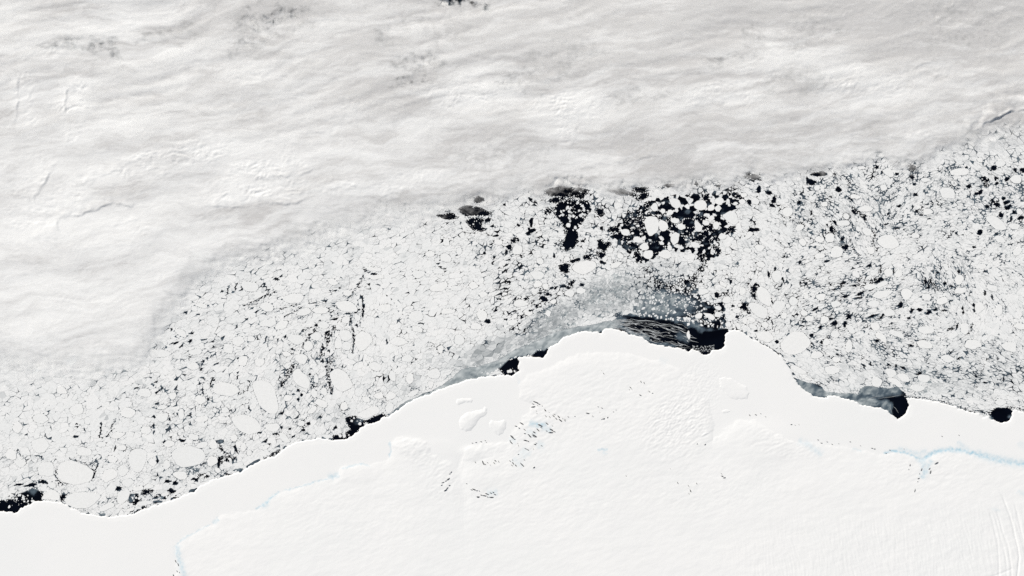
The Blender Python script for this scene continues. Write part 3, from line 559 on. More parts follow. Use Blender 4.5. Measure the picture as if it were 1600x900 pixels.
WE = [(938, 332, 7, 6), (856, 330, 6, 5), (942, 384, 9.5, 10), (940, 398, 8, 5), (918, 402, 7, 5), (882, 419, 9, 8), (899, 407, 8, 3), (960, 359, 8, 6), (940, 357, 2, 4), (984, 338, 6, 6), (994, 336, 8, 7), (1000, 346, 6, 10), (980, 348, 4, 5), (994, 364, 11, 5), (977, 373, 5, 4), (990, 385, 10, 6), (997, 402, 7, 6), (942, 410, 4, 4), (1004, 307, 9, 5), (1011, 323, 4, 5), (1026, 332, 12, 4), (1024, 387, 12, 10), (829, 360, 5, 4), (805, 375, 6, 4), (894, 442, 5, 4), (830, 345, 3, 5), (908, 424, 3, 2),
 (1040, 341, 9, 4), (1046, 351, 5, 6), (1078, 348, 12, 7), (1096, 339, 10, 3.2), (1066, 376, 11, 8), (1072, 366, 6, 4), (1094, 371, 8, 5), (1110, 357, 5, 7), (1116, 380, 7, 9), (1122, 392, 5, 5), (1098, 404, 7, 7), (1096, 421, 5, 4), (1087, 432, 5, 7), (1073, 441, 5, 3), (1103, 309, 5, 4), (1066, 315, 4, 4), (1042, 315, 3, 4), (1010, 323, 4, 5), (1186, 296, 3, 6), (1201, 301, 4, 4), (1210, 311, 2.5, 5), (1178, 359, 9, 3), (1144, 358, 7, 5), (1124, 364, 10, 2), (1180, 447, 6, 4), (1171, 316, 3, 5), (1176, 280, 5, 3), (1088, 287, 3, 3), (1122, 290, 4, 1.6), (1138, 327, 8, 4), (1124, 333, 6, 3), (1148, 315, 5, 4), (1154, 306, 5, 4), (1042, 362, 3, 3), (1060, 360, 4, 3),
 (1269, 285, 6, 4), (1262, 282, 3, 5), (1209, 313, 4, 5), (1206, 321, 4, 3), (1249, 317, 4, 3), (1310, 296, 4, 5), (1337, 331, 6, 4), (1349, 338, 4, 4), (1300, 358, 4, 5), (1305, 348, 5, 2), (1316, 374, 2, 5), (1320, 387, 6, 4), (1292, 408, 5, 2), (1287, 371, 1.5, 4), (1370, 261, 3, 3), (1401, 272, 3, 2.5), (1424, 276, 4, 3), (1429, 288, 3, 2), (1330, 311, 5, 1.6), (1250, 410, 2, 3), (1378, 269, 1.5, 3),
 (1553, 262, 3.5, 5), (1538, 280, 6, 5), (1540, 288, 4, 5), (1556, 279, 3, 3), (1557, 287, 3, 2.5), (1573, 280, 4, 3), (1598, 266, 4, 4), (1530, 301, 6, 3), (1575, 324, 5, 4), (1573, 316, 4, 4), (1542, 323, 3, 3), (1585, 332, 4, 3), (1595, 340, 4, 3), (1564, 336, 4, 4), (1531, 363, 4, 5), (1405, 322, 4, 2), (1514, 291, 4, 3), (1430, 304, 3, 3), (1568, 310, 3, 3), (1558, 320, 3, 3), (1551, 314, 2, 3), (1580, 342, 2, 4), (1586, 266, 2, 3), (1510, 262, 2.5, 1.5), (1440, 336, 2, 1.5), (1388, 334, 3, 1.5), (1452, 342, 3, 1.2), (1385, 350, 4, 1.5), (1400, 356, 5, 1.2), (1426, 323, 2, 2.5), (1432, 330, 2, 2), (1556, 366, 4, 2), (1522, 386, 3, 2),
 (1060, 452, 6, 5), (1065, 460, 5, 4), (1054, 460, 3, 4), (1036, 453, 5, 3), (1080, 484, 11, 6), (1108, 486, 10, 4), (1034, 481, 5, 3), (1120, 461, 4, 4), (1179, 452, 6, 7), (1162, 479, 7, 7), (1048, 475, 3.5, 5), (1094, 504, 7, 4), (1104, 500, 3, 3), (1084, 456, 4, 3), (1152, 495, 3, 2), (1170, 489, 3, 2), (1214, 534, 3, 3), (1181, 517, 3, 2), (1023, 455, 3, 2), (1046, 464, 2.5, 3), (1142, 440, 2, 3), (1201, 429, 2, 5), (1211, 420, 2, 3), (1223, 436, 1.5, 3), (1206, 470, 1, 5), (1130, 500, 4, 2), (1145, 478, 2.5, 2),
 (966, 492, 7, 4), (980, 502, 6, 3), (864, 538, 4, 2.2), (869, 533, 4, 2), (878, 528, 2.5, 1.5), (890, 522, 2, 1.2), (938, 518, 4.5, 3), (896, 506, 4, 1.4), (874, 513, 4, 1.2), (850, 467, 6, 4), (857, 460, 4, 2.5), (839, 479, 2.5, 2.5), (844, 458, 2.4, 1.8), (821, 467, 2.6, 1.8), (830, 485, 3.4, 1.5), (868, 450, 3, 2), (892, 443, 4, 4), (762, 502, 4, 4), (909, 445, 4, 2.5), (888, 450, 3, 2), (805, 486, 3, 1.2), (794, 440, 4, 1.2), (790, 451, 3.5, 1.2), (796, 490, 2.5, 1.5), (790, 499, 2.5, 1.5), (780, 467, 3, 1), (775, 485, 2, 1.5),
 (803, 376, 4, 5), (796, 386, 4, 4), (791, 394, 2, 4), (825, 365, 4, 3), (833, 360, 4, 3), (830, 350, 2.5, 5), (777, 368, 3, 1.8), (691, 376, 2, 3), (770, 411, 1.6, 2.4), (772, 402, 2, 2), (762, 344, 5, 3), (770, 353, 2, 2), (684, 412, 3, 1.5), (688, 417, 3, 1.5), (694, 420, 3, 1), (810, 352, 2.5, 1.5), (788, 320, 2, 2), (829, 312, 3, 2), (837, 316, 2, 2), (812, 418, 3, 1.5), (792, 414, 3, 1.2), (790, 422, 3, 1), (842, 412, 3, 3), (795, 406, 3, 1.2), (866, 400, 2, 3), (834, 438, 2, 2), (880, 447, 4, 2), (862, 450, 4, 1.5),
 (432, 436, 5, 1.8), (440, 431, 2, 2), (385, 499, 3, 2.4), (370, 510, 2, 3), (347, 455, 2.4, 3), (290, 488, 3, 2), (310, 491, 3, 1.6), (297, 533, 4, 3.5), (300, 521, 3, 1.8), (274, 536, 5, 1.8), (332, 534, 3, 1.5), (284, 541, 2.5, 1), (322, 530, 2.5, 1), (318, 564, 2, 3), (324, 560, 2, 3), (340, 568, 3, 1.6), (314, 577, 2.4, 3), (446, 526, 2, 4), (415, 531, 1.4, 4), (434, 531, 1.4, 3), (330, 557, 1.5, 1.5), (372, 560, 2.5, 1.2), (350, 526, 2.2, 1.2), (268, 514, 2.4, 1.4), (394, 482, 1.6, 2.5), (400, 488, 1.5, 3),
 (584, 428, 5, 1.8), (576, 444, 2.4, 1.6), (548, 459, 2, 4), (560, 447, 1.6, 4), (567, 433, 2, 2), (524, 454, 3, 1.6), (516, 454, 2, 1.4), (531, 450, 1.6, 2), (507, 470, 4, 1.6), (490, 484, 2, 3), (545, 490, 6, 1.4), (556, 488, 4, 2), (561, 484, 2, 2), (567, 492, 2, 4), (523, 499, 4, 2), (534, 501, 1.6, 4), (548, 502, 2, 6), (557, 508, 2.5, 2), (495, 508, 4, 3.6), (491, 516, 3, 3), (522, 514, 3, 4), (512, 521, 3.5, 5), (511, 531, 4.5, 6), (506, 542, 4, 4), (503, 552, 3.5, 4), (514, 548, 3, 2), (474, 538, 2, 4), (445, 526, 2, 2), (474, 516, 3, 2), (658, 505, 4, 1.5), (604, 532, 1.5, 3), (567, 478, 1.4, 4), (566, 466, 3, 1), (492, 473, 3, 1.2), (564, 463, 2, 1.2),
 (453, 581, 4, 3), (448, 588, 4, 3), (442, 600, 4, 2), (458, 573, 3, 3), (457, 546, 4, 1.6), (466, 610, 3, 3), (471, 617, 3, 3), (466, 624, 3, 3), (458, 616, 3, 2), (482, 662, 4, 3), (474, 672, 4, 2.5), (453, 670, 3, 2), (608, 590, 1.4, 5), (404, 676, 3, 1.6), (432, 678, 4, 1.8), (440, 646, 4, 2), (516, 605, 3, 3), (518, 614, 2.5, 2), (504, 564, 3, 4), (512, 566, 2, 3), (474, 566, 2, 1.5), (458, 682, 3, 2), (414, 690, 3, 2), (420, 695, 2.5, 2), (484, 585, 3, 2), (440, 668, 2, 3), (500, 652, 4, 2), (524, 668, 4, 3), (530, 680, 3, 4),
 (69, 753, 6, 2), (98, 776, 4.5, 6), (210, 780, 9, 7), (230, 768, 8, 4), (214, 606, 3.4, 1.8), (42, 679, 2.2, 1.5), (121, 682, 2, 2), (121, 667, 2, 2), (48, 758, 8, 2), (30, 757, 5, 1.4), (186, 764, 4, 3), (54, 764, 4, 3), (120, 662, 2.4, 1), (132, 671, 1.4, 3), (184, 764, 3, 3), (180, 700, 1.2, 3), (160, 684, 2, 1), (144, 736, 2, 3),
 (244, 597, 3, 2), (240, 602, 1.5, 2), (253, 606, 2, 3), (248, 611, 3, 1), (245, 631, 4, 2), (241, 651, 2, 4), (265, 655, 1.6, 3), (333, 594, 4, 2.2), (333, 601, 2, 1.6), (373, 613, 1.6, 4), (325, 624, 2, 4), (391, 596, 3, 1.6), (277, 647, 1.4, 2), (296, 649, 4, 1), (298, 647, 3, 1), (257, 692, 2, 2.4), (284, 688, 5, 2), (344, 690, 5, 4), (368, 701, 2, 5), (358, 716, 8, 5), (366, 720, 4, 3), (341, 722, 3, 6), (346, 716, 3, 3), (302, 734, 6, 3), (246, 720, 1.5, 4), (407, 676, 3, 2), (429, 678, 4, 1.6), (416, 688, 2.4, 2), (268, 767, 5, 3), (318, 743, 6, 3.6), (306, 748, 4, 3), (299, 738, 4, 4), (308, 737, 3, 3), (252, 776, 9, 3.4), (374, 734, 5, 1.8), (356, 741, 4, 1), (246, 784, 6, 1.6), (276, 778, 5, 1), (228, 769, 7, 4), (274, 755, 3, 3), (262, 752, 4, 2), (240, 665, 2, 4), (241, 674, 1.5, 2), (334, 637, 2, 1.5), (319, 592, 2.4, 1.4), (289, 586, 2, 2), (276, 594, 1.6, 1), (371, 590, 1, 4), (314, 577, 2, 3), (372, 582, 1.5, 2), (312, 600, 1.5, 2), (236, 590, 1.8, 1.4), (389, 637, 1.4, 4),
 (1358, 415, 4, 2), (1375, 424, 2, 4), (1368, 440, 8, 3), (1376, 436, 5, 3), (1396, 425, 1.6, 5), (1344, 459, 6, 2.2), (1362, 452, 6, 1.8), (1322, 463, 6, 2), (1340, 466, 7, 1.4), (1326, 495, 4, 4), (1320, 506, 3, 5), (1304, 505, 4, 4), (1364, 494, 8, 2.4), (1380, 493, 5, 4), (1282, 512, 4, 3), (1298, 498, 4, 1.4), (1274, 483, 6, 2), (1318, 442, 4, 1.6), (1305, 452, 5, 1), (1336, 446, 6, 1.4), (1437, 484, 4, 3), (1424, 486, 3, 4), (1406, 478, 4, 2.5), (1408, 474, 2.5, 3), (1452, 487, 4, 3.4), (1461, 484, 4, 2), (1476, 485, 4, 1.6), (1448, 490, 3, 2), (1420, 497, 3, 1.4), (1522, 477, 3, 3), (1522, 485, 1.6, 3.4), (1504, 482, 2, 3), (1505, 488, 2, 2), (1484, 514, 5, 1.8), (1495, 510, 2, 5), (1518, 512, 1.8, 6), (1512, 521, 4, 1.4), (1488, 448, 7, 1.2), (1450, 449, 4, 1.6), (1455, 440, 1.4, 6), (1446, 442, 1.3, 5), (1476, 443, 3, 2.4), (1465, 426, 3, 2), (1458, 424, 2, 2), (1539, 458, 2, 4), (1550, 464, 1.2, 5), (1486, 470, 4, 1.2), (1498, 424, 2, 3), (1436, 533, 8, 1), (1424, 540, 4, 1.6), (1498, 560, 4, 1.2), (1370, 533, 3, 2.4), (1486, 551, 3, 1.2), (1309, 554, 2, 1.6), (1308, 547, 2.4, 1.2), (1350, 572, 2.4, 3), (1360, 568, 1.6, 3), (1240, 568, 3, 1), (1232, 523, 2.4, 3), (1262, 546, 5, 1), (1240, 556, 4, 1), (1268, 524, 3, 3), (1284, 536, 2, 2), (1330, 538, 1.2, 5), (1412, 575, 5, 2), (1400, 577, 3, 1.6), (1436, 584, 4, 3), (1418, 599, 4, 2.4), (1452, 597, 3, 2), (1446, 612, 3, 2), (1525, 588, 2.4, 2), (1466, 590, 2.4, 2), (1476, 594, 3, 1.6), (1540, 598, 3, 1.5), (1568, 592, 1.2, 3), (1488, 618, 2, 1.4), (1400, 572, 2, 3), (1388, 570, 3, 2)]
WL = [([(524, 510), (519, 518), (512, 524), (512, 534), (506, 543), (503, 556)], 3.6), ([(498, 505), (493, 512), (490, 520), (482, 527), (476, 536), (473, 544)], 2.0), ([(461, 568), (454, 579), (449, 587), (445, 595), (438, 603)], 2.8), ([(549, 492), (548, 504), (552, 516), (553, 534), (551, 552)], 1.5), ([(522, 560), (517, 569), (511, 577), (512, 588), (515, 600), (519, 614)], 2.0), ([(566, 434), (560, 446), (552, 456), (546, 464)], 1.4), ([(566, 462), (568, 478), (567, 495)], 1.3), ([(340, 690), (352, 712), (344, 724)], 1.6), ([(458, 532), (466, 524), (476, 516), (486, 512)], 1.0), ([(392, 596), (386, 612), (373, 616)], 0.8), ([(333, 590), (328, 602), (334, 606)], 1.2), ([(1376, 414), (1374, 428), (1366, 440), (1352, 446), (1338, 448)], 1.6), ([(1086, 440), (1092, 426), (1098, 412), (1100, 400)], 3.0), ([(1300, 350), (1306, 362), (1298, 372)], 1.6), ([(1332, 322), (1338, 331), (1350, 340), (1352, 346)], 2.2), ([(1495, 506), (1490, 513), (1480, 517)], 1.3), ([(1520, 506), (1517, 515), (1507, 524)], 1.3), ([(1455, 436), (1460, 446), (1466, 454)], 0.9), ([(1446, 436), (1452, 450)], 0.9), ([(1414, 619.5), (1444, 622.5), (1472, 627), (1490, 633), (1508, 639)], 0.9), ([(1508, 640), (1530, 643.5), (1548, 646)], 1.6), ([(1572, 635.5), (1588, 637), (1602, 642)], 1.3),
 ([(204, 802), (218, 797), (230, 791)], 2.2), ([(89, 732), (88, 744), (94, 755)], 1.3), ([(149, 737), (143, 751)], 1.3), ([(158, 660), (156, 684)], 1.1), ([(180, 655), (174, 672), (169, 682)], 1.1),
 ([(567, 417), (571, 423), (577, 426)], 1.6), ([(412, 442), (420, 458)], 1.0), ([(380, 478), (400, 470), (420, 460), (432, 457)], 1.4), ([(358, 446), (356, 460)], 1.0), ([(371, 443), (366, 456)], 1.0), ([(380, 442), (378, 454)], 1.0),
 ([(430, 488), (448, 480), (468, 476)], 0.9), ([(446, 494), (458, 488), (470, 481)], 0.9), ([(552, 522), (553, 534), (552, 550)], 1.5), ([(523, 560), (516, 570), (508, 574)], 1.6), ([(518, 576), (512, 584), (514, 598), (518, 608)], 1.7),
 ([(290, 732), (306, 726), (322, 725)], 1.5), ([(412, 716), (426, 710), (438, 705)], 2.6), ([(383, 695), (385, 703)], 1.2), ([(60, 753), (68, 756)], 1.2), ([(26, 704), (33, 712), (42, 720)], 0.8), ([(70, 680), (75, 686)], 0.9), ([(56, 712), (66, 714)], 0.8), ([(110, 717), (124, 721), (140, 728)], 0.8),
 ([(150, 717), (153, 727), (147, 735)], 0.9), ([(1206, 500), (1207, 515), (1196, 516)], 0.8), ([(1182, 534), (1200, 541), (1222, 556)], 0.8), ([(1230, 568), (1234, 577)], 1.0), ([(500, 500), (502, 508)], 1.0), ([(1342, 400), (1330, 380), (1328, 370)], 0.8), ([(1363, 385), (1366, 372), (1352, 366)], 1.0), ([(1018, 412), (1014, 418), (1010, 424)], 0.8)]

def blob_outline(cx, cy, rx, ry, rot, n, rough_, r):
    a = np.linspace(0, 2 * np.pi, n, endpoint=False)
    ph = r.random(5) * 6.28; am = r.normal(size=5) * rough_ / np.array([1.2, 1.6, 2.2, 3, 4])
    k = 1 + sum(am[i] * np.cos((i + 2) * a + ph[i]) for i in range(5))
    x = np.cos(a) * rx * k; y = np.sin(a) * ry * k
    c, s = math.cos(math.radians(rot)), math.sin(math.radians(rot))
    return np.stack([cx + x * c - y * s, cy + x * s + y * c], 1)
def chaikin(P, it=1, k=0.25):
    for _ in range(it):
        Q = np.roll(P, -1, 0)
        P = np.stack([P * (1 - k) + Q * k, P * k + Q * (1 - k)], 1).reshape(-1, 2)
    return P
def roughen(P, step, amp, r):
    out = []
    for a, b_ in zip(P, np.roll(P, -1, 0)):
        L = np.hypot(*(b_ - a)); n = max(1, int(L / step))
        for t in range(n): out.append(a + (b_ - a) * t / n)
    out = np.array(out)
    return out + r.normal(size=out.shape) * amp

# direction in which leads lie (image degrees) and how much floes are drawn out along it
ZONES = [(120, 660, -28, 1.3), (300, 520, -24, 1.75), (300, 680, -30, 1.25), (500, 460, -22, 1.6), (520, 600, -55, 1.25), (660, 440, -22, 1.7), (680, 540, -25, 1.3), (790, 470, -28, 1.5), (880, 360, 0, 1.0), (960, 460, 0, 1.0),
         (1080, 360, 0, 1.0), (1080, 460, 0, 1.0), (1210, 370, 30, 1.25), (1210, 460, -50, 1.25), (1300, 320, 40, 1.3), (1320, 430, -12, 2.1), (1310, 500, -20, 1.7), (1290, 580, 28, 1.6), (1420, 300, -35, 1.3), (1420, 380, -20, 1.4), (1410, 470, -12, 1.8),
         (1420, 560, 18, 1.7), (1540, 290, 30, 1.2), (1540, 400, -25, 1.5), (1500, 490, 60, 1.5), (1580, 470, 55, 1.7), (1540, 560, 20, 1.8), (400, 150, -10, 1.2), (1200, 150, -10, 1.2), (700, 250, -15, 1.2), (1360, 360, 55, 1.5), (1480, 420, 62, 1.5), (1450, 520, 10, 1.7), (1490, 520, -30, 1.6), (1530, 510, -62, 1.6), (1560, 440, 35, 1.7), (1590, 530, 40, 1.8), (1470, 350, -10, 1.4), (1260, 430, -20, 1.8), (1250, 320, 25, 1.3), (1380, 420, -25, 1.7), (1350, 570, 30, 1.6), (1460, 590, 8, 1.6), (1590, 600, 14, 1.7), (1580, 360, -28, 1.6), (1500, 380, 20, 1.5), (220, 590, -30, 1.5), (400, 430, -26, 1.8), (580, 520, -60, 1.3), (420, 620, -45, 1.3)]
ZDIR = [z for z in ZONES if abs(z[2]) < 50]
rf = np.random.default_rng(42)
floes = []          # dict: poly, label or None
for lab, P in FP.items():
    P = roughen(chaikin(np.array(P, float), 1, 0.2), 2.4, 0.34, rf); floes.append(dict(poly=P, label=lab, traced=True, lo=P.min(0), hi=P.max(0)))
for cx, cy, rx, ry, rot in FE:
    if any((f["lo"][0] < cx < f["hi"][0]) and (f["lo"][1] < cy < f["hi"][1]) and inpoly(np.array([cx]), np.array([cy]), f["poly"].tolist())[0] for f in floes): continue
    n = int(rf.integers(6, 10)); a_ = (np.arange(n) + 0.55 * (rf.random(n) - 0.5)) / n * 2 * np.pi; k_ = 1.03 + 0.14 * rf.normal(size=n).clip(-1.6, 1.4)
    P = np.stack([np.cos(a_) * rx * k_, np.sin(a_) * ry * k_], 1); t_ = math.radians(rot + rf.normal() * 4)
    P = np.stack([cx + P[:, 0] * math.cos(t_) - P[:, 1] * math.sin(t_), cy + P[:, 0] * math.sin(t_) + P[:, 1] * math.cos(t_)], 1)
    P = roughen(chaikin(P, 1, 0.12 + 0.12 * rf.random()), 2.2, 0.30, rf)
    floes.append(dict(poly=P, label=None, traced=True, lo=P.min(0), hi=P.max(0)))
water = [chaikin(roughen(np.array(P, float), 4, 0.5, rf), 1) for P in WP]
for cx, cy, rx, ry in WE + [(880, 300, 26, 10), (905, 302, 14, 9), (870, 312, 10, 6), (700, 338, 16, 5), (1000, 297, 14, 5), (1046, 290, 8, 3), (740, 330, 26, 8), (748, 312, 8, 6), (1176, 276, 14, 5), (1280, 272, 12, 4), (1424, 262, 8, 5), (970, 300, 24, 5)]:
    if 960 < cx < 1135 and 300 < cy < 410: rx *= 1.12; ry *= 1.12
    if cx < 700 and max(rx, ry) < 4.2 and cy < 690: rx *= 0.78; ry *= 0.78
    if cx < 460 and cy > 690: rx *= 1.2; ry *= 1.25
    m = max(rx, ry); n = int(np.clip(3 * m, 7, 22))
    za = 0.0
    if cx > 1200 and rx > 1.8 * ry and ry < 3: za = min(ZDIR, key=lambda z: (z[0] - cx) ** 2 + (z[1] - cy) ** 2)[2]; rx *= 0.9
    water.append(blob_outline(cx, cy, rx * 0.98, ry * 0.98, za + rf.normal() * 8, n, 0.20, rf))
for pl, w in WL:
    pl = np.array(pl, float); sg0 = np.concatenate([[0], np.cumsum(np.linalg.norm(np.diff(pl, axis=0), axis=1))])
    ts0 = np.linspace(0, sg0[-1], max(4, int(sg0[-1] / 2.2))); pl = np.stack([np.interp(ts0, sg0, pl[:, 0]), np.interp(ts0, sg0, pl[:, 1])], 1)
    pl[1:-1] += rf.normal(size=pl[1:-1].shape) * min(1.5, 0.45 + 0.35 * w); w = w * (0.25 + 1.1 * rf.random((len(pl), 1)))
    tn_ = np.gradient(pl, axis=0); tn_ /= np.linalg.norm(tn_, axis=1)[:, None]
    nn = np.stack([-tn_[:, 1], tn_[:, 0]], 1)
    water.append(np.concatenate([pl + nn * w, (pl - nn * w * (0.5 + rf.random((len(pl), 1))))[::-1]]))

COASTPOLY = COAST + [(2500, 1500), (-900, 1500)]
def in_any(x, y, polys, grow=0.0):
    o = np.zeros(len(x), bool)
    for P in polys:
        x0, y0 = P.min(0) - grow; x1, y1 = P.max(0) + grow
        m = np.nonzero((x > x0) & (x < x1) & (y > y0) & (y < y1))[0]
        if len(m) == 0: continue
        PP = P
        if grow: c = P.mean(0); d = P - c; PP = c + d * (1 + grow / np.maximum(np.linalg.norm(d, axis=1, keepdims=True), 0.5))
        o[m] |= inpoly(x[m], y[m], PP.tolist())
    return o
def ring(P, lo, hi, r):
    """points every few pixels along an outline with outward normals"""
    Q = np.concatenate([P, P[:1]]); seg = np.linalg.norm(np.diff(Q, axis=0), axis=1); L = seg.sum()
    s = np.concatenate([[0], np.cumsum(seg)]); t = 0.0; ts = []
    while t < L: ts.append(t); t += lo + (hi - lo) * r.random() ** 1.3
    ts = np.array(ts); px = np.interp(ts, s, Q[:, 0]); py = np.interp(ts, s, Q[:, 1])
    ax = np.interp((ts + 0.4) % L, s, Q[:, 0]) - np.interp((ts - 0.4) % L, s, Q[:, 0])
    ay = np.interp((ts + 0.4) % L, s, Q[:, 1]) - np.interp((ts - 0.4) % L, s, Q[:, 1])
    l = np.hypot(ax, ay) + 1e-9
    area = 0.5 * np.sum(P[:, 0] * np.roll(P[:, 1], -1) - np.roll(P[:, 0], -1) * P[:, 1])
    sg_ = 1.0 if area > 0 else -1.0
    return np.stack([px, py], 1), np.stack([ay / l, -ax / l], 1) * sg_
rs = np.random.default_rng(8)
out_pts, in_pts = [], []
for f in floes:
    p, nrm = ring(f["poly"], 2.0, 5.5, rs); d = (0.7 + 0.8 * rs.random(len(p)))[:, None]
    out_pts.append(p + nrm * d); in_pts.append(p - nrm * d)
for k, P in enumerate(water):
    p, nrm = ring(P, 1.8, 5.0, rs); d = (0.6 + 0.6 * rs.random(len(p)))[:, None]
    out_pts.append(p + nrm * d); in_pts.append(p - nrm * np.minimum(d, 0.7))
out_pts = np.concatenate(out_pts); in_pts = np.concatenate(in_pts)
allshape = [f["poly"] for f in floes] + water
bad = in_any(out_pts[:, 0], out_pts[:, 1], allshape)
out_pts = out_pts[~bad]

# how closely broken and how open the pack is, place by place
def cell_size(x, y):
    s = 4.9 + 0.9 * gn(x / 45, y / 45, 301)
    s = s - 2.0 * blobs(x, y, [(960, 455, 90, 34, -10, 1.0), (1040, 440, 60, 40, 0, 0.8), (880, 370, 50, 60, 0, 0.55), (850, 500, 60, 30, -25, 0.9), (1090, 470, 60, 30, 0, .7)])
    s = s - 1.3 * smooth(1180, 1300, x) * smooth(520, 420, np.abs(y - 430) * 3)
    s = s + 1.0 * smooth(720, 400, x)
    return np.clip(s * np.where(y < 250, 1.25, 1.0), 2.5, 7.5)
def openness(x, y):
    o = 0.32 + 0.50 * fbm(x / 26, y / 20, 3, 311)
    o = o + 0.42 * blobs(x, y, [(1320, 470, 90, 50, 0, 1.0), (1330, 340, 110, 70, 0, 0.95), (1440, 300, 110, 60, 0, .8), (1560, 310, 70, 60, 0, 1), (1470, 440, 60, 40, 0, .9), (1540, 570, 90, 40, 10, .9), (1400, 540, 90, 40, 0, .6), (1050, 450, 70, 40, 0, 1.0), (950, 350, 150, 60, 0, .75),
        (1150, 300, 60, 30, 0, .6), (820, 450, 60, 60, -30, .7), (780, 390, 60, 40, 0, .55), (320, 560, 60, 30, -20, .5), (470, 580, 60, 60, 0, .7), (290, 640, 80, 60, 0, .55), (460, 660, 50, 30, 0, .9), (310, 730, 60, 30, -20, .8), (1280, 510, 60, 40, 0, .8), (520, 470, 60, 30, -20, .5), (1440, 590, 60, 20, 0, .5), (30, 770, 60, 18, 0, .8)])
    o = o + 0.25 * blobs(x, y, [(950, 460, 90, 36, -12, 1), (850, 510, 70, 26, -28, 1)])
    o = o - 0.30 * blobs(x, y, [(660, 460, 110, 70, -20, 1), (100, 660, 120, 50, 0, .8), (1230, 560, 70, 40, 25, .9), (1560, 500, 60, 60, 0, .6), (1390, 378, 40, 26, 0, .7), (620, 400, 80, 26, -15, .8), (1500, 540, 60, 30, 0, .5)])
    o = o - 0.13 * smooth(760, 560, x) + 0.06 * smooth(1180, 1280, x)
    return np.clip(o, 0.02, 1.2)
zc = np.array([(z[0], z[1]) for z in ZONES], float)
# where the pack lies and can be seen: below the thick cloud, above the coast
CLOUD_EDGE = [(-700, 640), (-40, 612), (0, 610), (60, 605), (110, 606), (150, 606), (180, 598), (210, 585), (230, 572), (240, 555), (246, 540), (262, 520), (278, 500), (300, 475), (325, 457), (345, 441), (380, 433),
 (415, 430), (440, 420), (475, 407), (490, 402), (530, 391), (560, 383), (600, 371), (640, 361), (680, 350), (700, 346), (726, 341), (760, 330), (790, 322), (818, 309), (850, 314), (872, 307), (900, 304), (930, 309), (960, 317), (985, 316),
 (1000, 302), (1030, 298), (1060, 308), (1090, 300), (1110, 294), (1140, 298), (1160, 287), (1180, 279), (1205, 288), (1235, 287), (1270, 279), (1300, 268), (1340, 257), (1375, 249), (1392, 262), (1410, 270), (1432, 270), (1446, 262), (1452, 253), (1480, 247), (1510, 240), (1540, 230), (1570, 226), (1600, 222), (1660, 215), (2300, 180)]
ce_x = np.array([p[0] for p in CLOUD_EDGE]); ce_y = np.array([p[1] for p in CLOUD_EDGE])
def below_edge(x, y): return y - np.interp(x, ce_x, ce_y)
THIN = [(430, 30, 62, 22, -8, .62), (395, 70, 40, 18, -10, .45), (715, 3, 60, 12, 0, 1.05), (600, 62, 26, 14, 20, .42), (660, 95, 46, 22, -10, .48), (645, 128, 26, 8, -18, .62), (690, 50, 60, 26, 0, .3), (160, 78, 30, 14, 10, .5), (270, 55, 60, 14, 0, .35), (90, 70, 40, 10, -5, .4), (820, 130, 40, 22, 0, .32),
        (860, 100, 60, 20, 0, .3), (1180, 60, 22, 24, 0, .35), (1140, 92, 50, 10, -12, .38), (900, 75, 50, 20, 0, .25), (1000, 150, 60, 12, 0, .25), (700, 335, 22, 10, 0, .5), (745, 320, 34, 18, -10, .55), (800, 318, 14, 8, 0, .55), (885, 292, 34, 12, 3, .72), (980, 294, 50, 10, 6, .5), (1045, 290, 26, 8, 0, .45), (1090, 285, 16, 10, 0, .5),
        (1180, 280, 40, 8, 0, .55), (1260, 274, 46, 10, -4, .5), (1420, 262, 28, 14, 0, .5), (760, 250, 50, 26, 0, .25), (830, 235, 40, 22, 0, .22), (1240, 130, 60, 22, -5, .28), (1260, 50, 60, 26, -25, .3), (1500, 40, 90, 40, 0, .22), (420, 400, 50, 22, -20, .5), (520, 360, 70, 16, -12, .45), (330, 440, 60, 14, -35, .35), (600, 330, 60, 20, -10, .28), (1500, 232, 70, 10, -14, .55), (1570, 205, 60, 16, -14, .6), (480, 20, 40, 14, 0, .3), (130, 300, 30, 20, 0, .1)]
TWX = None
def cloud_density(x, y):
    wx_ = x + 9 * fbm(x / 40, y / 30, 4, 401); wy_ = y + 7 * fbm(x / 40, y / 30, 4, 411) + 2.2 * gn(x / 7, y / 7, 415)
    b_ = -below_edge(wx_, wy_)
    b_ = b_ + 7 * fbm(x / 16, y / 10, 3, 405); soft = np.interp(x, [0, 200, 300, 420, 600, 800, 850, 1250, 1320, 1600], [110, 60, 84, 64, 80, 44, 34, 36, 20, 50])
    d = smooth(-6, soft, b_)
    d = d * (0.78 + 0.22 * smooth(10, 90, b_))
    thin = 1.25 * blobs(x + 26 * fbm(x / 34, y / 26, 4, 403), y + 18 * fbm(x / 34, y / 26, 4, 409), THIN)
    mott = 0.65 + 0.7 * fbm(x / 9, y / 9, 4, 421)
    d = d * (1 - np.clip(thin * np.clip(mott, 0.15, 1.4), 0, 1))
    return np.clip(d + 0.10 * (d > 0.4) * fbm(x / 60, y / 26, 4, 431), 0, 1.1)

# seeds: jittered, density following cell_size; plus the rings round the traced shapes
rp_ = np.random.default_rng(3)
cand = np.stack([rp_.random(190000) * 1680 - 40, rp_.random(190000) * 850 - 15], 1)
sz = cell_size(cand[:, 0], cand[:, 1])
cand = cand[rp_.random(len(cand)) < (2.5 / sz) ** 2 * 0.99]
cd = cloud_density(cand[:, 0], cand[:, 1])
cand = cand[(cd < 0.90)]
dco = polydist(cand[:, 0], cand[:, 1], COAST)[0]; onl = inpoly(cand[:, 0], cand[:, 1], COASTPOLY)
cand = cand[(~onl) | (dco < 4)]
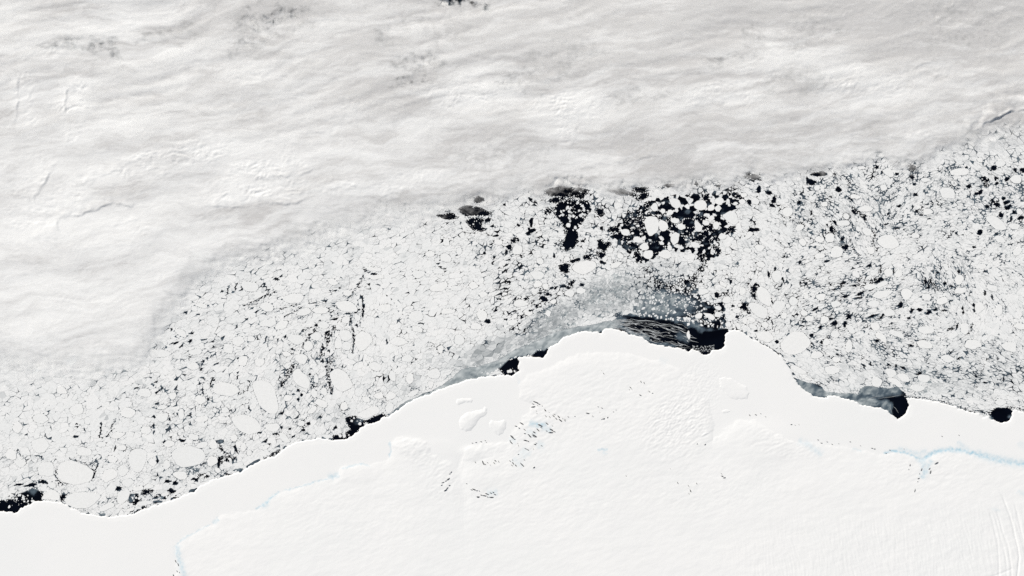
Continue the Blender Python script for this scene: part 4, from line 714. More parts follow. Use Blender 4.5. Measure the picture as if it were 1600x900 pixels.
# thin out close pairs (cheap blue noise on a hash grid)
order = rp_.permutation(len(cand)); cand = cand[order]; sz = cell_size(cand[:, 0], cand[:, 1]); sz *= (0.50 + 1.25 * rp_.random(len(sz)) ** 2.6)
cell = {}; keepi = []
for k_, ((x, y), s) in enumerate(zip(cand.tolist(), sz.tolist())):
    gi, gj = int(x // 8), int(y // 8); ok = True; rr = (s * 0.62) ** 2
    for a in (gi - 1, gi, gi + 1):
        for b2 in (gj - 1, gj, gj + 1):
            for (u_, v_) in cell.get((a, b2), ()):
                if (u_ - x) ** 2 + (v_ - y) ** 2 < rr: ok = False; break
            if not ok: break
        if not ok: break
    if ok: cell.setdefault((gi, gj), []).append((x, y)); keepi.append(k_)
seeds = cand[keepi]
seeds = seeds[~in_any(seeds[:, 0], seeds[:, 1], allshape, 1.2)]
allp = np.concatenate([seeds, out_pts, in_pts])
flag = np.concatenate([np.zeros(len(seeds), int), np.zeros(len(out_pts), int), np.ones(len(in_pts), int)])
zone = np.argmin(((allp[:, None, :] - zc[None]) ** 2).sum(2), 1)
rg = np.random.default_rng(91)
cg = np.stack([rg.random(9000) * 1680 - 40, rg.random(9000) * 830], 1)
csz = 10.5 + 7 * smooth(800, 500, cg[:, 0]) - 2.5 * smooth(1150, 1300, cg[:, 0]) - 4.0 * blobs(cg[:, 0], cg[:, 1], [(960, 450, 120, 50, 0, 1), (1060, 350, 100, 60, 0, .8)])
csz *= 0.55 + 1.1 * rg.random(len(csz)) ** 2
kk_ = []; hg = {}
for k_, ((x, y), s_) in enumerate(zip(cg.tolist(), csz.tolist())):
    gi, gj = int(x // 20), int(y // 20)
    if any((u_ - x) ** 2 + (v_ - y) ** 2 < (0.8 * s_) ** 2 for a in (gi - 1, gi, gi + 1) for b2 in (gj - 1, gj, gj + 1) for (u_, v_) in hg.get((a, b2), ())): continue
    hg.setdefault((gi, gj), []).append((x, y)); kk_.append(k_)
cg = cg[kk_]
wp = allp + np.stack([2.5 * gn(allp[:, 0] / 6, allp[:, 1] / 6, 371), 2.5 * gn(allp[:, 0] / 6, allp[:, 1] / 6, 373)], 1)
clus = np.concatenate([np.argmin(((wp[a:a + 1500, None, :] - cg[None]) ** 2).sum(2), 1) for a in range(0, len(wp), 1500)])
frozen = rg.random(len(cg)) < 0.86
cells = []
for zi, (zx, zy, ang, st_) in enumerate(ZONES):
    own = zone == zi
    if own.sum() < 5: continue
    x0, y0 = allp[own].min(0) - 16; x1, y1 = allp[own].max(0) + 16
    m = (allp[:, 0] > x0) & (allp[:, 0] < x1) & (allp[:, 1] > y0) & (allp[:, 1] < y1)
    P = allp[m]; fl = flag[m]; ow = own[m]; cz = clus[m]
    u, v = rotc(P[:, 0], P[:, 1], ang); U = np.stack([u / math.sqrt(st_), v * math.sqrt(st_)], 1)
    U = U + np.random.default_rng(zi).normal(size=U.shape) * 0.01
    vo, _, fo, ov, _, _ = geometry.delaunay_2d_cdt([Vector(p) for p in U.tolist()], [], [], 0, 1e-5)
    vo = np.array([(p.x, p.y) for p in vo]); T = np.array([f for f in fo if len(f) == 3])
    src = np.array([o[0] if len(o) else -1 for o in ov])
    A, B, C = vo[T[:, 0]], vo[T[:, 1]], vo[T[:, 2]]
    D = 2 * (A[:, 0] * (B[:, 1] - C[:, 1]) + B[:, 0] * (C[:, 1] - A[:, 1]) + C[:, 0] * (A[:, 1] - B[:, 1]))
    D[np.abs(D) < 1e-9] = 1e-9
    a2, b2, c2 = (A ** 2).sum(1), (B ** 2).sum(1), (C ** 2).sum(1)
    cc_ = np.stack([(a2 * (B[:, 1] - C[:, 1]) + b2 * (C[:, 1] - A[:, 1]) + c2 * (A[:, 1] - B[:, 1])) / D,
                    (a2 * (C[:, 0] - B[:, 0]) + b2 * (A[:, 0] - C[:, 0]) + c2 * (B[:, 0] - A[:, 0])) / D], 1)
    cpx = cc_ * np.array([math.sqrt(st_), 1 / math.sqrt(st_)]); ca, sa = math.cos(math.radians(ang)), math.sin(math.radians(ang))
    cpx = np.clip(np.stack([cpx[:, 0] * ca - cpx[:, 1] * sa, cpx[:, 0] * sa + cpx[:, 1] * ca], 1), -2000, 3000)
    oo = openness(cpx[:, 0], cpx[:, 1]); ln = gn(cpx[:, 0] * ca / 26 + cpx[:, 1] * sa / 26, (-cpx[:, 0] * sa + cpx[:, 1] * ca) / 5.5, 331)
    rt = np.random.default_rng(100 + zi); rr_ = rt.random(len(oo)); ex = rt.exponential(1.0, len(oo))
    gate = np.clip((ln + 0.95 * oo - 0.36) * 1.6, 0, 1)
    opening = np.where(rr_ < 0.32 + 0.68 * gate, (0.12 + 0.80 * gate * (0.3 + oo)) * (0.35 + 0.65 * ex), 0.0)
    opening = np.minimum(opening, 2.2) + np.where(rt.random(len(oo)) < 0.4, 0.12, 0.02)
    s3 = src[T]; k3 = cz[np.clip(s3, 0, len(cz) - 1)]; f3 = fl[np.clip(s3, 0, len(cz) - 1)].any(1)
    same = (k3[:, 0] == k3[:, 1]) & (k3[:, 1] == k3[:, 2]) & frozen[k3[:, 0]] & ~f3
    opening = np.where(same & (rt.random(len(oo)) < 0.93), 0.0, opening * np.where(f3, 1.0, 1.25))
    vi = T.ravel(); ti = np.repeat(np.arange(len(T)), 3)
    an = np.arctan2(cc_[ti, 1] - vo[vi, 1], cc_[ti, 0] - vo[vi, 0])
    o_ = np.lexsort((an, vi)); vi = vi[o_]; ti = ti[o_]
    br = np.nonzero(np.diff(vi))[0] + 1
    for grp, v0 in zip(np.split(ti, br), vi[np.concatenate([[0], br])]):
        s0 = src[v0]
        if s0 < 0 or not ow[s0] or fl[s0] or len(grp) < 3: continue
        Q = cc_[grp]
        if np.abs(Q - vo[v0]).max() > 14: continue
        q = Q * np.array([math.sqrt(st_), 1 / math.sqrt(st_)])
        c, s = math.cos(math.radians(ang)), math.sin(math.radians(ang))
        cells.append((np.stack([q[:, 0] * c - q[:, 1] * s, q[:, 0] * s + q[:, 1] * c], 1), opening[grp], cz[s0], (ang, zi)))
cen = np.array([c[0].mean(0) for c in cells])
opn = openness(cen[:, 0], cen[:, 1])
dco = polydist(cen[:, 0], cen[:, 1], COAST)[0]; onl = inpoly(cen[:, 0], cen[:, 1], COASTPOLY)
rc = np.random.default_rng(15)
grey_zone = blobs(cen[:, 0], cen[:, 1], [(955, 460, 85, 34, -12, 1.1), (860, 508, 70, 26, -28, 1.2), (760, 552, 60, 22, -26, 1.1), (1030, 430, 60, 30, 0, .5), (1450, 590, 130, 26, 5, .4), (1330, 590, 60, 20, 0, .4), (1060, 480, 60, 16, 0, .4), (720, 560, 60, 20, -25, .5), (640, 600, 40, 20, -30, .5), (530, 650, 40, 16, 0, .4), (300, 730, 60, 20, 0, .2), (1540, 560, 80, 50, 0, .3)])
BROKEN = [(968, 345), (990, 330), (1010, 315), (1040, 308), (1100, 304), (1150, 300), (1165, 312), (1130, 340), (1150, 362), (1125, 372), (1125, 398), (1098, 412), (1075, 392), (1055, 392), (1030, 402), (1000, 412), (980, 395), (958, 372), (950, 360)]
brk = inpoly(cen[:, 0], cen[:, 1], BROKEN); bno = gn(cen[:, 0] / 9, cen[:, 1] / 7, 351) + 0.25 * gn(cen[:, 0] / 3, cen[:, 1] / 3, 353)
SPECK = [(990, 484), (1005, 470), (1022, 452), (1045, 440), (1075, 436), (1092, 450), (1096, 470), (1132, 474), (1136, 512), (1100, 512), (1060, 505), (1000, 497)]
spk = inpoly(cen[:, 0], cen[:, 1], SPECK); bn2 = gn(cen[:, 0] / 6, cen[:, 1] / 5, 361) + 0.4 * gn(cen[:, 0] / 2.2, cen[:, 1] / 2.2, 363)
small_polys, small_tone = [], []
tonef = fbm(cen[:, 0] / 18, cen[:, 1] / 18, 3, 341)
promo = []
ctone = rc.normal(size=len(cg))
small_meta = []
for k_, (P, ang, ck, az) in enumerate(cells):
    if onl[k_] and dco[k_] > 1.5: continue
    if brk[k_] and bno[k_] > -0.16: continue
    if spk[k_] and bn2[k_] > 0.02 + 0.5 * smooth(474, 440, cen[k_, 1]): continue
    c = P.mean(0)
    area = 0.5 * abs(np.sum(P[:, 0] * np.roll(P[:, 1], -1) - np.roll(P[:, 0], -1) * P[:, 1]))
    if area < 1.2 or area > 160: continue
    r0 = math.sqrt(area / math.pi)
    w = ang
    dv = c - P; dl = np.linalg.norm(dv, axis=1) + 1e-6
    Q = P + dv / dl[:, None] * np.minimum(w, 0.62 * dl)[:, None]
    out = []
    for a_, (q0, w0) in enumerate(zip(Q, w)):
        if w0 < 0.3: out.append(q0); continue
        q0 = q0 + rc.normal(size=2) * 0.10 * r0
        kk = 0.05 + 0.14 * rc.random(); p0, p1 = Q[a_ - 1], Q[(a_ + 1) % len(Q)]
        out += [q0 + (p0 - q0) * kk, q0 + (p1 - q0) * kk]
    Q = np.array(out)
    if spk[k_]: Q = c + (Q - c) * (0.5 + 0.42 * rc.random())
    small_polys.append(Q); small_meta.append((az[0], az[1], opn[k_]))
    t = 0.86 + 0.02 * rc.normal() + 0.06 * ctone[ck] + 0.10 * tonef[k_] - grey_zone[k_] * (0.22 + 0.5 * rc.random()) - (0.35 * rc.random() if rc.random() < 0.06 else 0)
    small_tone.append(min(1, max(0.0, t)))
    promo.append(area)
promo = np.array(promo)
n_traced = len(floes)
pick = np.argsort(-np.where(cloud_density(np.array([p.mean(0)[0] for p in small_polys]), np.array([p.mean(0)[1] for p in small_polys])) < 0.1, promo, 0))[:max(0, 300 - n_traced)]
pk = set(pick.tolist())
for i in pick: floes.append(dict(poly=small_polys[i], label=None, traced=False))
small_meta = [t for i, t in enumerate(small_meta) if i not in pk]; small_tone = [t for i, t in enumerate(small_tone) if i not in pk]; small_polys = [p for i, p in enumerate(small_polys) if i not in pk]
print("traced", n_traced, "floes", len(floes), "pack cells", len(small_polys))
rz = np.random.default_rng(4)
me = slabs("pack_ice", small_polys, np.full(len(small_polys), 0.01), 0.10 + 0.02 * rz.random(len(small_polys)), small_tone, meta=small_meta)
tag(link("pack_ice", me, M_PACK), "tight mosaic of small white floes and brash between the larger floes", "pack ice", kind="stuff")

# the larger floes, each a thing of its own
REG = [(45, 705, "near the left frame edge above the corner polynya"), (190, 720, "between the six-sided and shield-shaped floes"), (115, 640, "in the white pack under the lower left cloud rim"), (235, 770, "by the small dark pool on the lower left coast"),
 (300, 715, "around the shield-shaped floe"), (290, 635, "left of the tall leaning oval floe"), (385, 640, "right around the tall leaning oval"), (440, 690, "between the tall leaning oval and the coast"), (290, 525, "beside the left cloud margin"),
 (410, 490, "above the stepped dark lead"), (440, 560, "around the stepped dark lead"), (530, 510, "along the long black lead"), (530, 625, "above the rectangular iceberg"), (565, 435, "around the crescent crack below the cloud"), (670, 430, "in the tight white pack left of centre"),
 (630, 560, "left of the grey coastal ice band"), (735, 510, "above the grey coastal ice band"), (800, 400, "left of the T-shaped lead"), (840, 470, "below the T-shaped lead"), (905, 385, "around the T-shaped lead"), (1005, 370, "in the left half of the dark broken water"),
 (1095, 345, "in the right half of the dark broken water"), (1185, 370, "right of the dark broken water"), (1110, 485, "above the wide coastal polynya"), (1180, 485, "around the two bright twin floes"), (1250, 480, "right of the two bright twin floes"), (1275, 565, "near the shelf corner beside the pale grey floe"),
 (1375, 280, "in the right pack just under the cloud"), (1290, 360, "in the speckled pack right of centre"), (1360, 460, "among the streaked leads at right"), (1340, 525, "below the streaked leads at right"), (1430, 360, "around the pale smooth patch, upper right"),
 (1560, 310, "among the dark spots near the right frame edge"), (1500, 460, "in the swirling pack at right"), (1530, 550, "in the lower right pack"), (1405, 600, "above the grey bay ice at right")]
ORD = ["", "first", "second", "third", "fourth", "fifth", "sixth", "seventh", "eighth", "ninth", "tenth", "eleventh", "twelfth", "thirteenth", "fourteenth", "fifteenth", "sixteenth", "seventeenth", "eighteenth", "nineteenth", "twentieth"]
byreg = {}
for f in floes:
    P = f["poly"]; f["c"] = P.mean(0)
    f["area"] = 0.5 * abs(np.sum(P[:, 0] * np.roll(P[:, 1], -1) - np.roll(P[:, 0], -1) * P[:, 1]))
    ev = np.linalg.eigvalsh(np.cov((P - f["c"]).T)); f["asp"] = math.sqrt(max(ev[1] / max(ev[0], 1e-6), 1))
    if f["label"] is None:
        k_ = int(np.argmin([(f["c"][0] - a) ** 2 + (f["c"][1] - b2) ** 2 for a, b2, _ in REG])); byreg.setdefault(k_, []).append(f)
for k_, fs in byreg.items():
    ph = REG[k_][2]
    fs.sort(key=lambda f: f["c"][0])
    big = sorted(fs, key=lambda f: -f["area"])
    for i, f in enumerate(fs):
        sh = ("elongated" if f["asp"] > 1.9 else "oval" if f["asp"] > 1.35 else "rounded") if f["traced"] else ("narrow angular" if f["asp"] > 1.7 else "angular")
        szw = "large" if f["area"] > 260 else "mid-sized" if f["area"] > 110 else "small"
        if f is big[0] and len(big) > 1 and big[0]["area"] > 1.15 * big[1]["area"]: f["label"] = f"{sh} white ice floe, the largest {ph}"
        else: f["label"] = f"{szw} {sh} floe, {ORD[min(i + 1, 20)]} from left among bigger floes {ph}"
        w_ = f["label"].split()
        if len(w_) > 16: f["label"] = f["label"].replace(" among bigger floes", ",").replace("left,,", "left,")
for i, f in enumerate(floes):
    if f["traced"]:
        d_ = f["poly"] - f["c"]; l_ = np.linalg.norm(d_, axis=1, keepdims=True); a_ = np.arctan2(d_[:, 1], d_[:, 0])
        f["poly"] = f["poly"] - d_ / l_ * (0.08 + 0.35 * np.clip(np.sin(a_ * 2 + i) + 0.5 * np.sin(a_ * 5 + 2.3 * i), 0, 1))[:, None]
    h = 0.16 + 0.08 * rz.random()
    c = f["c"]
    me = slabs("ice_floe", [f["poly"]], [0.012], [h], None, (wx(c[0]), wy(c[1])))
    o = link("ice_floe", me, M_FLOE); o.location = (wx(c[0]), wy(c[1]), 0)
    tag(o, f["label"], "ice floe", "larger floes drifting in the pack ice")

# ------------------------------------------------------------------ thin grey new ice filling cracks and coastal water
txs = axis(-40, 1640, 3.0, 700); tys = np.concatenate([[-900, -500, -250, -120, -60], np.arange(-30, 815, 3.0)])
TX, TY = np.meshgrid(txs, tys)
wxx = TX + 5 * fbm(TX / 22, TY / 22, 4, 501); wyy = TY + 5 * fbm(TX / 22, TY / 22, 4, 511)
t = 0.10 + 0.22 * fbm(TX / 24, TY / 24, 3, 521) + 0.12 * smooth(1180, 1400, TX) + 0.10 * smooth(700, 500, TX)
t = np.clip(t, 0, 0.5)
wat = in_any(TX.ravel(), TY.ravel(), water[:9] + water[10:], 0.6).reshape(TX.shape)
t[wat] = 0.0
t = np.where(inpoly(TX, TY, BROKEN), np.clip(0.30 * fbm(wxx / 12, wyy / 9, 3, 529) - 0.04, 0, 0.3), t)
t = np.where(inpoly(TX, TY, SPECK), np.clip(0.05 + 0.22 * fbm(wxx / 14, wyy / 8, 3, 525), 0, 0.3), t)
grey = blobs(wxx, wyy, [(720, 575, 34, 18, -25, .58), (700, 592, 40, 10, -22, .5), (760, 565, 44, 12, -25, .62), (640, 622, 26, 9, -30, .62), (800, 543, 46, 14, -26, .66), (850, 520, 50, 14, -26, .72), (870, 492, 40, 14, -20, .56), (920, 505, 46, 14, -8, .62), (945, 470, 50, 26, -15, .62), (955, 442, 40, 24, -20, .66), (740, 556, 20, 12, 0, .45), (668, 600, 20, 8, -20, .5),
    (1262, 607, 22, 9, 25, .50), (1300, 614, 30, 8, 5, .58), (1330, 608, 24, 12, 0, .70), (1362, 609, 24, 10, 10, .46), (1394, 607, 18, 9, 10, .46), (1350, 628, 34, 8, 5, .56), (1385, 634, 10, 11, 0, .46), (1388, 645, 7, 6, 30, .5), (1420, 604, 14, 8, 0, .6), (1450, 606, 40, 14, 0, .62), (1500, 628, 26, 5, 18, .4), (1525, 636, 16, 5, 10, .36), (1548, 654, 7, 4, 30, .5), (1537, 649, 4, 3, 0, .5), (1574, 651, 3, 4, 0, .35),
    (1164, 466, 9, 5, 5, .5), (1170, 517, 8, 6, 30, .46), (1178, 524, 5, 4, 30, .3), (516, 644, 12, 6, 0, .52), (556, 637, 12, 6, -20, .56), (572, 652, 10, 4, 0, .24), (560, 658, 8, 5, 0, .22), (596, 640, 6, 8, 30, .45), (1412, 586, 6, 4, 0, .3), (1395, 574, 6, 3, 0, .3), (300, 735, 20, 8, -20, .3), (372, 725, 14, 9, -30, .5), (345, 690, 6, 4, 0, .3), (206, 776, 5, 6, 0, .35), (50, 765, 12, 6, -10, .25), (90, 768, 8, 4, 0, .4), (244, 780, 14, 3, -15, .4), (186, 770, 5, 6, 0, .4), (120, 765, 30, 5, 0, .6), (160, 796, 26, 6, 0, .6), (124, 803, 12, 3, 25, .5), (840, 428, 30, 14, -20, .5), (425, 705, 12, 4, -25, .25), (620, 615, 10, 7, 0, .5),
    (958, 505, 14, 8, 0, .55), (972, 498, 10, 4, 10, .3), (985, 488, 40, 6, 6, .42), (1020, 480, 50, 9, 8, .5), (1050, 497, 40, 6, 10, .3), (1085, 509, 24, 6, 15, .26), (1100, 515, 20, 5, 10, .2), (990, 521, 20, 3.5, 22, .5), (1008, 530, 12, 5, 35, .45), (1035, 538, 24, 3, 8, .3), (968, 512, 10, 3, 12, .5), (1040, 470, 50, 14, 8, .45), (1068, 528, 12, 8, 20, .2), (1240, 530, 20, 14, 0, .4), (1260, 565, 40, 14, 25, .5), (700, 335, 22, 7, 0, .0)])
grey *= np.clip(1.0 + 0.55 * fbm(wxx / 9, wyy / 5, 4, 541), 0.2, 1.6)
hard = in_any(TX.ravel(), TY.ravel(), [np.array(p, float) for p in ([(1394, 622), (1414, 622), (1419, 634), (1416, 644), (1403, 653), (1394, 642)], [(782, 573), (796, 561), (807, 559), (810, 568), (811, 578), (800, 586)], [(833, 556), (839, 548), (850, 547), (856, 543), (853, 552), (848, 558)], [(1100, 519), (1137, 516), (1132, 542), (1110, 551), (1098, 552)], [(1556, 639), (1574, 639), (1579, 646), (1566, 659), (1558, 655)])]).reshape(TX.shape)
band = in_any(TX.ravel(), TY.ravel(), [water[9]], 2.0).reshape(TX.shape)
grey = np.where(band, np.maximum(grey, np.clip(0.60 + 0.28 * fbm(*[c / q for c, q in zip(rotc(wxx, wyy, -26), (26, 6))], 4, 551), 0.12, 0.9)), grey)
grey[hard] *= 0.08
t = np.maximum(t, grey)
und = 1.0 * smooth(4, 22, -below_edge(TX, TY)) * (1 - np.clip(1.5 * blobs(TX, TY, THIN), 0, 1)); und[wat] = 0
t = np.maximum(t, und)
t = np.where((TX < -42) | (TX > 1642) | (TY < -28), 0.9, t)
kp = np.maximum.reduce([t[:-1, :-1], t[1:, 1:], t[1:, :-1], t[:-1, 1:]]) > 0.02
me, used = grid_mesh("new_ice", txs, tys, np.full(TX.shape, 0.006), kp)
put_attr(me, "thickness", np.clip(t.ravel()[used], 0, 1))
tag(link("new_ice", me, M_THIN), "thin grey new ice skinning the cracks and coastal bays", "new ice", kind="stuff")

# frazil streaks drawn out by the wind across the wide polynya
rk = np.random.default_rng(19); st_p = []
def streak(x, y, L, w, a):
    n = max(4, int(L / 3)); s = np.linspace(-0.5, 0.5, n)
    px = s * L; py = 0.05 * L * np.sin(s * 4 + rk.random() * 6) * rk.normal() + 0.35 * np.sin(s * 11 + rk.random() * 6) - 0.0030 * (s * L) ** 2
    hw = w * (1 - (2 * s) ** 2) * (0.5 + rk.random(n)) + 0.05
    top = np.stack([px, py + hw], 1); bot = np.stack([px, py - hw], 1)[::-1]
    Q = np.concatenate([top, bot]); u = Q[:, 0] * math.cos(a) - Q[:, 1] * math.sin(a); v = Q[:, 0] * math.sin(a) + Q[:, 1] * math.cos(a)
    return np.stack([x + u, y + v], 1)
for k_ in range(230):
    x = 958 + 125 * rk.random() ** 1.25; f_ = (x - 958) / 125
    lo, hi = 498 + 8 * f_, 512 + 34 * min(1, f_ * 1.25)
    y = lo + (hi - lo) * rk.random()
    if inpoly(np.array([x]), np.array([y]), COASTPOLY)[0]: continue
    st_p.append(streak(x, y, 3 + 22 * rk.random() ** 2.6, 0.10 + 0.42 * rk.random() ** 3.5, math.radians(4 + 5 * rk.normal() + 16 * f_)))
for (x, y, L, w, d) in [(985, 506, 34, .4, 2), (1004, 501, 40, .45, 4), (1030, 508, 36, .4, 10), (988, 514, 26, .5, 12), (1050, 516, 26, .4, 18), (1020, 519, 30, .4, 14), (1060, 512, 22, .9, 14), (1392, 620.6, 40, .18, -5), (1362, 624.5, 40, .2, -9), (1400, 640, 14, .2, 50), (1391, 640, 14, .3, 60)]:
    st_p.append(streak(x, y, L, w, math.radians(d)))
for k_ in range(120):          # brash blown against the shelf at the polynya's far end
    x = 1082 + 34 * rk.random(); y = 541 + 10 * rk.random() - 0.1 * abs(x - 1098)
    st_p.append(blob_outline(x, y, 0.35 + 0.6 * rk.random(), 0.3 + 0.5 * rk.random(), 0, 6, 0.2, rk))
for cx, cy, sx, sy, n_ in [(26, 781, 22, 8, 46), (895, 328, 22, 12, 60), (900, 345, 16, 12, 26), (1092, 502, 16, 6, 40), (358, 716, 9, 6, 26), (316, 743, 8, 5, 20), (534, 678, 10, 5, 26), (550, 655, 14, 6, 16), (212, 778, 8, 5, 10), (1060, 455, 10, 7, 24), (1116, 384, 8, 10, 24), (1088, 432, 6, 8, 10), (795, 580, 10, 5, 8), (770, 582, 12, 4, 22), (1000, 348, 16, 14, 24), (940, 390, 8, 8, 6), (1072, 370, 14, 8, 10), (884, 390, 10, 6, 10), (506, 540, 5, 14, 14), (746, 350, 12, 7, 8), (1540, 284, 8, 8, 10), (252, 776, 10, 4, 16), (304, 738, 9, 7, 24)]:
    for _ in range(n_):
        x = cx + sx * rk.normal() * 0.6; y = cy + sy * rk.normal() * 0.6; s_ = 0.5 + 2.4 * rk.random() ** 2.5
        st_p.append(blob_outline(x, y, s_, s_ * (0.6 + 0.4 * rk.random()), rk.random() * 180, 8, 0.18, rk))
cq = []
for P in water[:1] + water[2:7] + water[10:]:
    e_ = P.max(0) - P.min(0)
    if e_.min() < 9: continue
    pr, nr = ring(P, 1.2, 5.0, rk)
    cq.append(pr - nr * (np.abs(rk.normal(size=len(pr))) * 1.3 - 0.3)[:, None])
cq = np.concatenate(cq); cq = cq[~inpoly(cq[:, 0], cq[:, 1], COASTPOLY)]
for q0 in cq:
    s_ = 0.35 + 1.1 * rk.random() ** 2.4
    st_p.append(blob_outline(q0[0], q0[1], s_, s_ * (0.55 + 0.45 * rk.random()), rk.random() * 180, 7, 0.2, rk))
me = slabs("frazil_ice", st_p, np.full(len(st_p), 0.008), 0.03 + 0.03 * rk.random(len(st_p)), np.where(np.arange(len(st_p)) < 360, 0.04 + 0.42 * rk.random(len(st_p)) ** 1.5, 0.5 + 0.45 * rk.random(len(st_p))))
tag(link("frazil_ice", me, M_PACK), "fine white frazil streaks and brash crumbs on the black polynyas", "frazil ice", kind="stuff")

# ------------------------------------------------------------------ cloud deck
cxs = axis(-30, 1630, 1.55, 700); cys = np.concatenate([[-800, -500, -300, -180, -100, -60], np.arange(-30, 640, 1.55)])
CX, CY = np.meshgrid(cxs, cys)
dens = cloud_density(CX, CY)
flow = np.interp(CX, [0, 300, 700, 1000, 1300, 1600], [-14, -14, -6, -8, -4, -14])
def along(a, lx, ly, x=CX, y=CY):
    u, v = rotc(x, y, a); return u / lx, v / ly
wX = CX + 14 * fbm(CX / 90, CY / 60, 3, 601); wY = CY + 10 * fbm(CX / 90, CY / 60, 3, 611)
H = 0.55 * fbm(*along(-9, 230, 90, wX, wY), 2, 621) + 0.07 * fbm(*along(-11, 75, 24, wX, wY), 4, 631, 0.55)
H += 0.030 * fbm(*along(-8, 34, 8, wX, wY), 4, 641, 0.6)
H += 0.05 * fbm(*along(-20, 10, 5, wX, wY), 3, 651, 0.6) * (0.15 + np.clip(fbm(CX / 60, CY / 45, 3, 661), 0, 1) * 1.8)
# patches of cumuliform cells and of fine ripples
cum = blobs(CX, CY, [(270, 250, 110, 26, -14, 1), (420, 262, 80, 22, -12, 1), (740, 145, 80, 24, -5, 1.0), (690, 150, 26, 20, 0, 0.8), (890, 165, 70, 26, 0, 1.0), (890, 205, 24, 28, 0, .8), (1110, 150, 90, 22, -6, .9), (1340, 128, 90, 28, 6, 1), (120, 170, 26, 50, 12, 1), (40, 150, 20, 50, 0, .8), (90, 80, 60, 14, -8, 1), (40, 190, 40, 14, 0, .6), (420, 300, 110, 18, -6, 1), (560, 295, 90, 14, 0, .7), (650, 275, 60, 14, 0, .6), (1200, 100, 60, 18, -10, .8), (1440, 118, 60, 16, 0, .6), (50, 310, 60, 50, -40, .5), (380, 125, 50, 26, -20, .7), (540, 170, 40, 22, 0, .6), (1460, 210, 50, 14, -10, .5), (130, 290, 60, 26, -30, .5)])
H += cum * np.clip(0.6 + 0.8 * fbm(CX / 30, CY / 18, 2, 665), 0, 1.3) * (0.62 * (0.6 - np.abs(fbm(*along(-10, 17, 8, wX, wY), 3, 671))) + 0.15 * gn(wX / 5.2, wY / 4.2, 681))
rip = blobs(CX, CY, [(1320, 130, 70, 18, 10, 1), (1200, 185, 90, 26, 12, .7), (1390, 200, 70, 30, 0, .8), (1110, 265, 120, 14, 0, .9), (1480, 50, 120, 50, 0, .9), (1260, 50, 70, 36, -20, .8), (600, 215, 90, 22, 12, .5), (1060, 190, 90, 20, 0, .5), (1560, 120, 60, 40, 0, .5)])
H += rip * (0.05 * gn(*along(35, 22, 3.6, wX, wY), 691) + 0.045 * gn(*along(-52, 9, 3.4, wX, wY), 694))
# billow fronts: each a low step falling toward its lower right side
FRONT = [([(1640, 168), (1600, 171), (1570, 178), (1545, 190), (1525, 203), (1505, 212), (1480, 217)], 1.5, 26), ([(1532, 211), (1525, 222), (1512, 234), (1495, 242)], 1.0, 10), ([(1376, 250), (1350, 255), (1330, 259), (1305, 264)], 1.2, 14), ([(1500, 241), (1470, 247), (1440, 256), (1432, 262)], 0.8, 12),
         ([(104, 378), (98, 366), (91, 352), (96, 342), (120, 338), (150, 330), (176, 318), (210, 322), (240, 312)], 0.75, 16), ([(104, 378), (92, 383), (80, 380), (68, 374), (50, 370)], 0.35, 12), ([(300, 329), (325, 324), (345, 322), (385, 325), (420, 318), (455, 320), (480, 312), (500, 300)], 0.55, 12), ([(590, 303), (620, 312), (645, 324)], 0.4, 8),
         ([(100, 247), (92, 258), (80, 274), (70, 290), (58, 310), (54, 330)], 0.5, 14), ([(40, 118), (30, 126), (32, 150), (30, 175), (26, 200)], 0.5, 9), ([(134, 130), (128, 138), (108, 143), (106, 160), (104, 185), (100, 200)], 0.5, 9), ([(60, 76), (90, 72), (110, 70), (140, 72)], 0.35, 8), ([(1494, 2), (1486, 12), (1468, 24), (1450, 28)], 0.5, 8), ([(1290, 130), (1330, 140), (1352, 146), (1390, 130)], 0.3, 8),
         ([(470, 208), (500, 208), (530, 213), (545, 216)], 0.3, 10), ([(1476, 100), (1450, 99), (1432, 104), (1420, 114)], 0.35, 9), ([(400, 222), (440, 226), (480, 228)], 0.25, 8), ([(410, 275), (440, 277), (470, 275), (500, 262)], 0.5, 10), ([(480, 300), (520, 296), (560, 292), (600, 296)], 0.35, 9), ([(1300, 205), (1360, 215), (1410, 224), (1450, 220)], 0.3, 14), ([(880, 270), (940, 258), (1010, 248), (1070, 240)], 0.3, 14), ([(1170, 180), (1160, 170), (1156, 160), (1166, 148)], 0.3, 8), ([(0, 375), (60, 388), (110, 395), (160, 385)], 0.2, 10), ([(150, 355), (190, 352), (230, 340)], 0.25, 7), ([(100, 298), (160, 278), (220, 250), (300, 240)], 0.3, 12)]
for pl, am, L in FRONT:
    px_ = np.array(pl, float)
    m = (CX > px_[:, 0].min() - 3 * L) & (CX < px_[:, 0].max() + 3 * L) & (CY > px_[:, 1].min() - 3 * L) & (CY < px_[:, 1].max() + 2 * L)
    a_ = CX[m] + 3.5 * gn(CX[m] / 11, CY[m] / 11, 701); b_ = CY[m] + 3.5 * gn(CX[m] / 11, CY[m] / 11, 704)
    d, s_, t_ = polydist(a_, b_, pl)
    # height on the upper-left side, falling off away from the front
    if pl[0][0] > pl[-1][0]: s_ = -s_
    if abs(pl[0][0] - pl[-1][0]) < abs(pl[0][1] - pl[-1][1]): s_ = np.where(px_[0, 1] < px_[-1, 1], 1, -1) * polydist(a_, b_, pl)[1]; s_ = -s_ if False else -s_
    H[m] += 1.25 * am * (0.55 + 0.7 * fbm(a_ / 20, b_ / 20, 2, 707)) * smooth(1.4, -1.4, d * s_) * np.exp(-np.where(s_ < 0, d, 0) / L) * smooth(0, 0.25, t_) * smooth(1, 0.75, t_)
edge_b = -below_edge(CX, CY)
ZB = 1.1
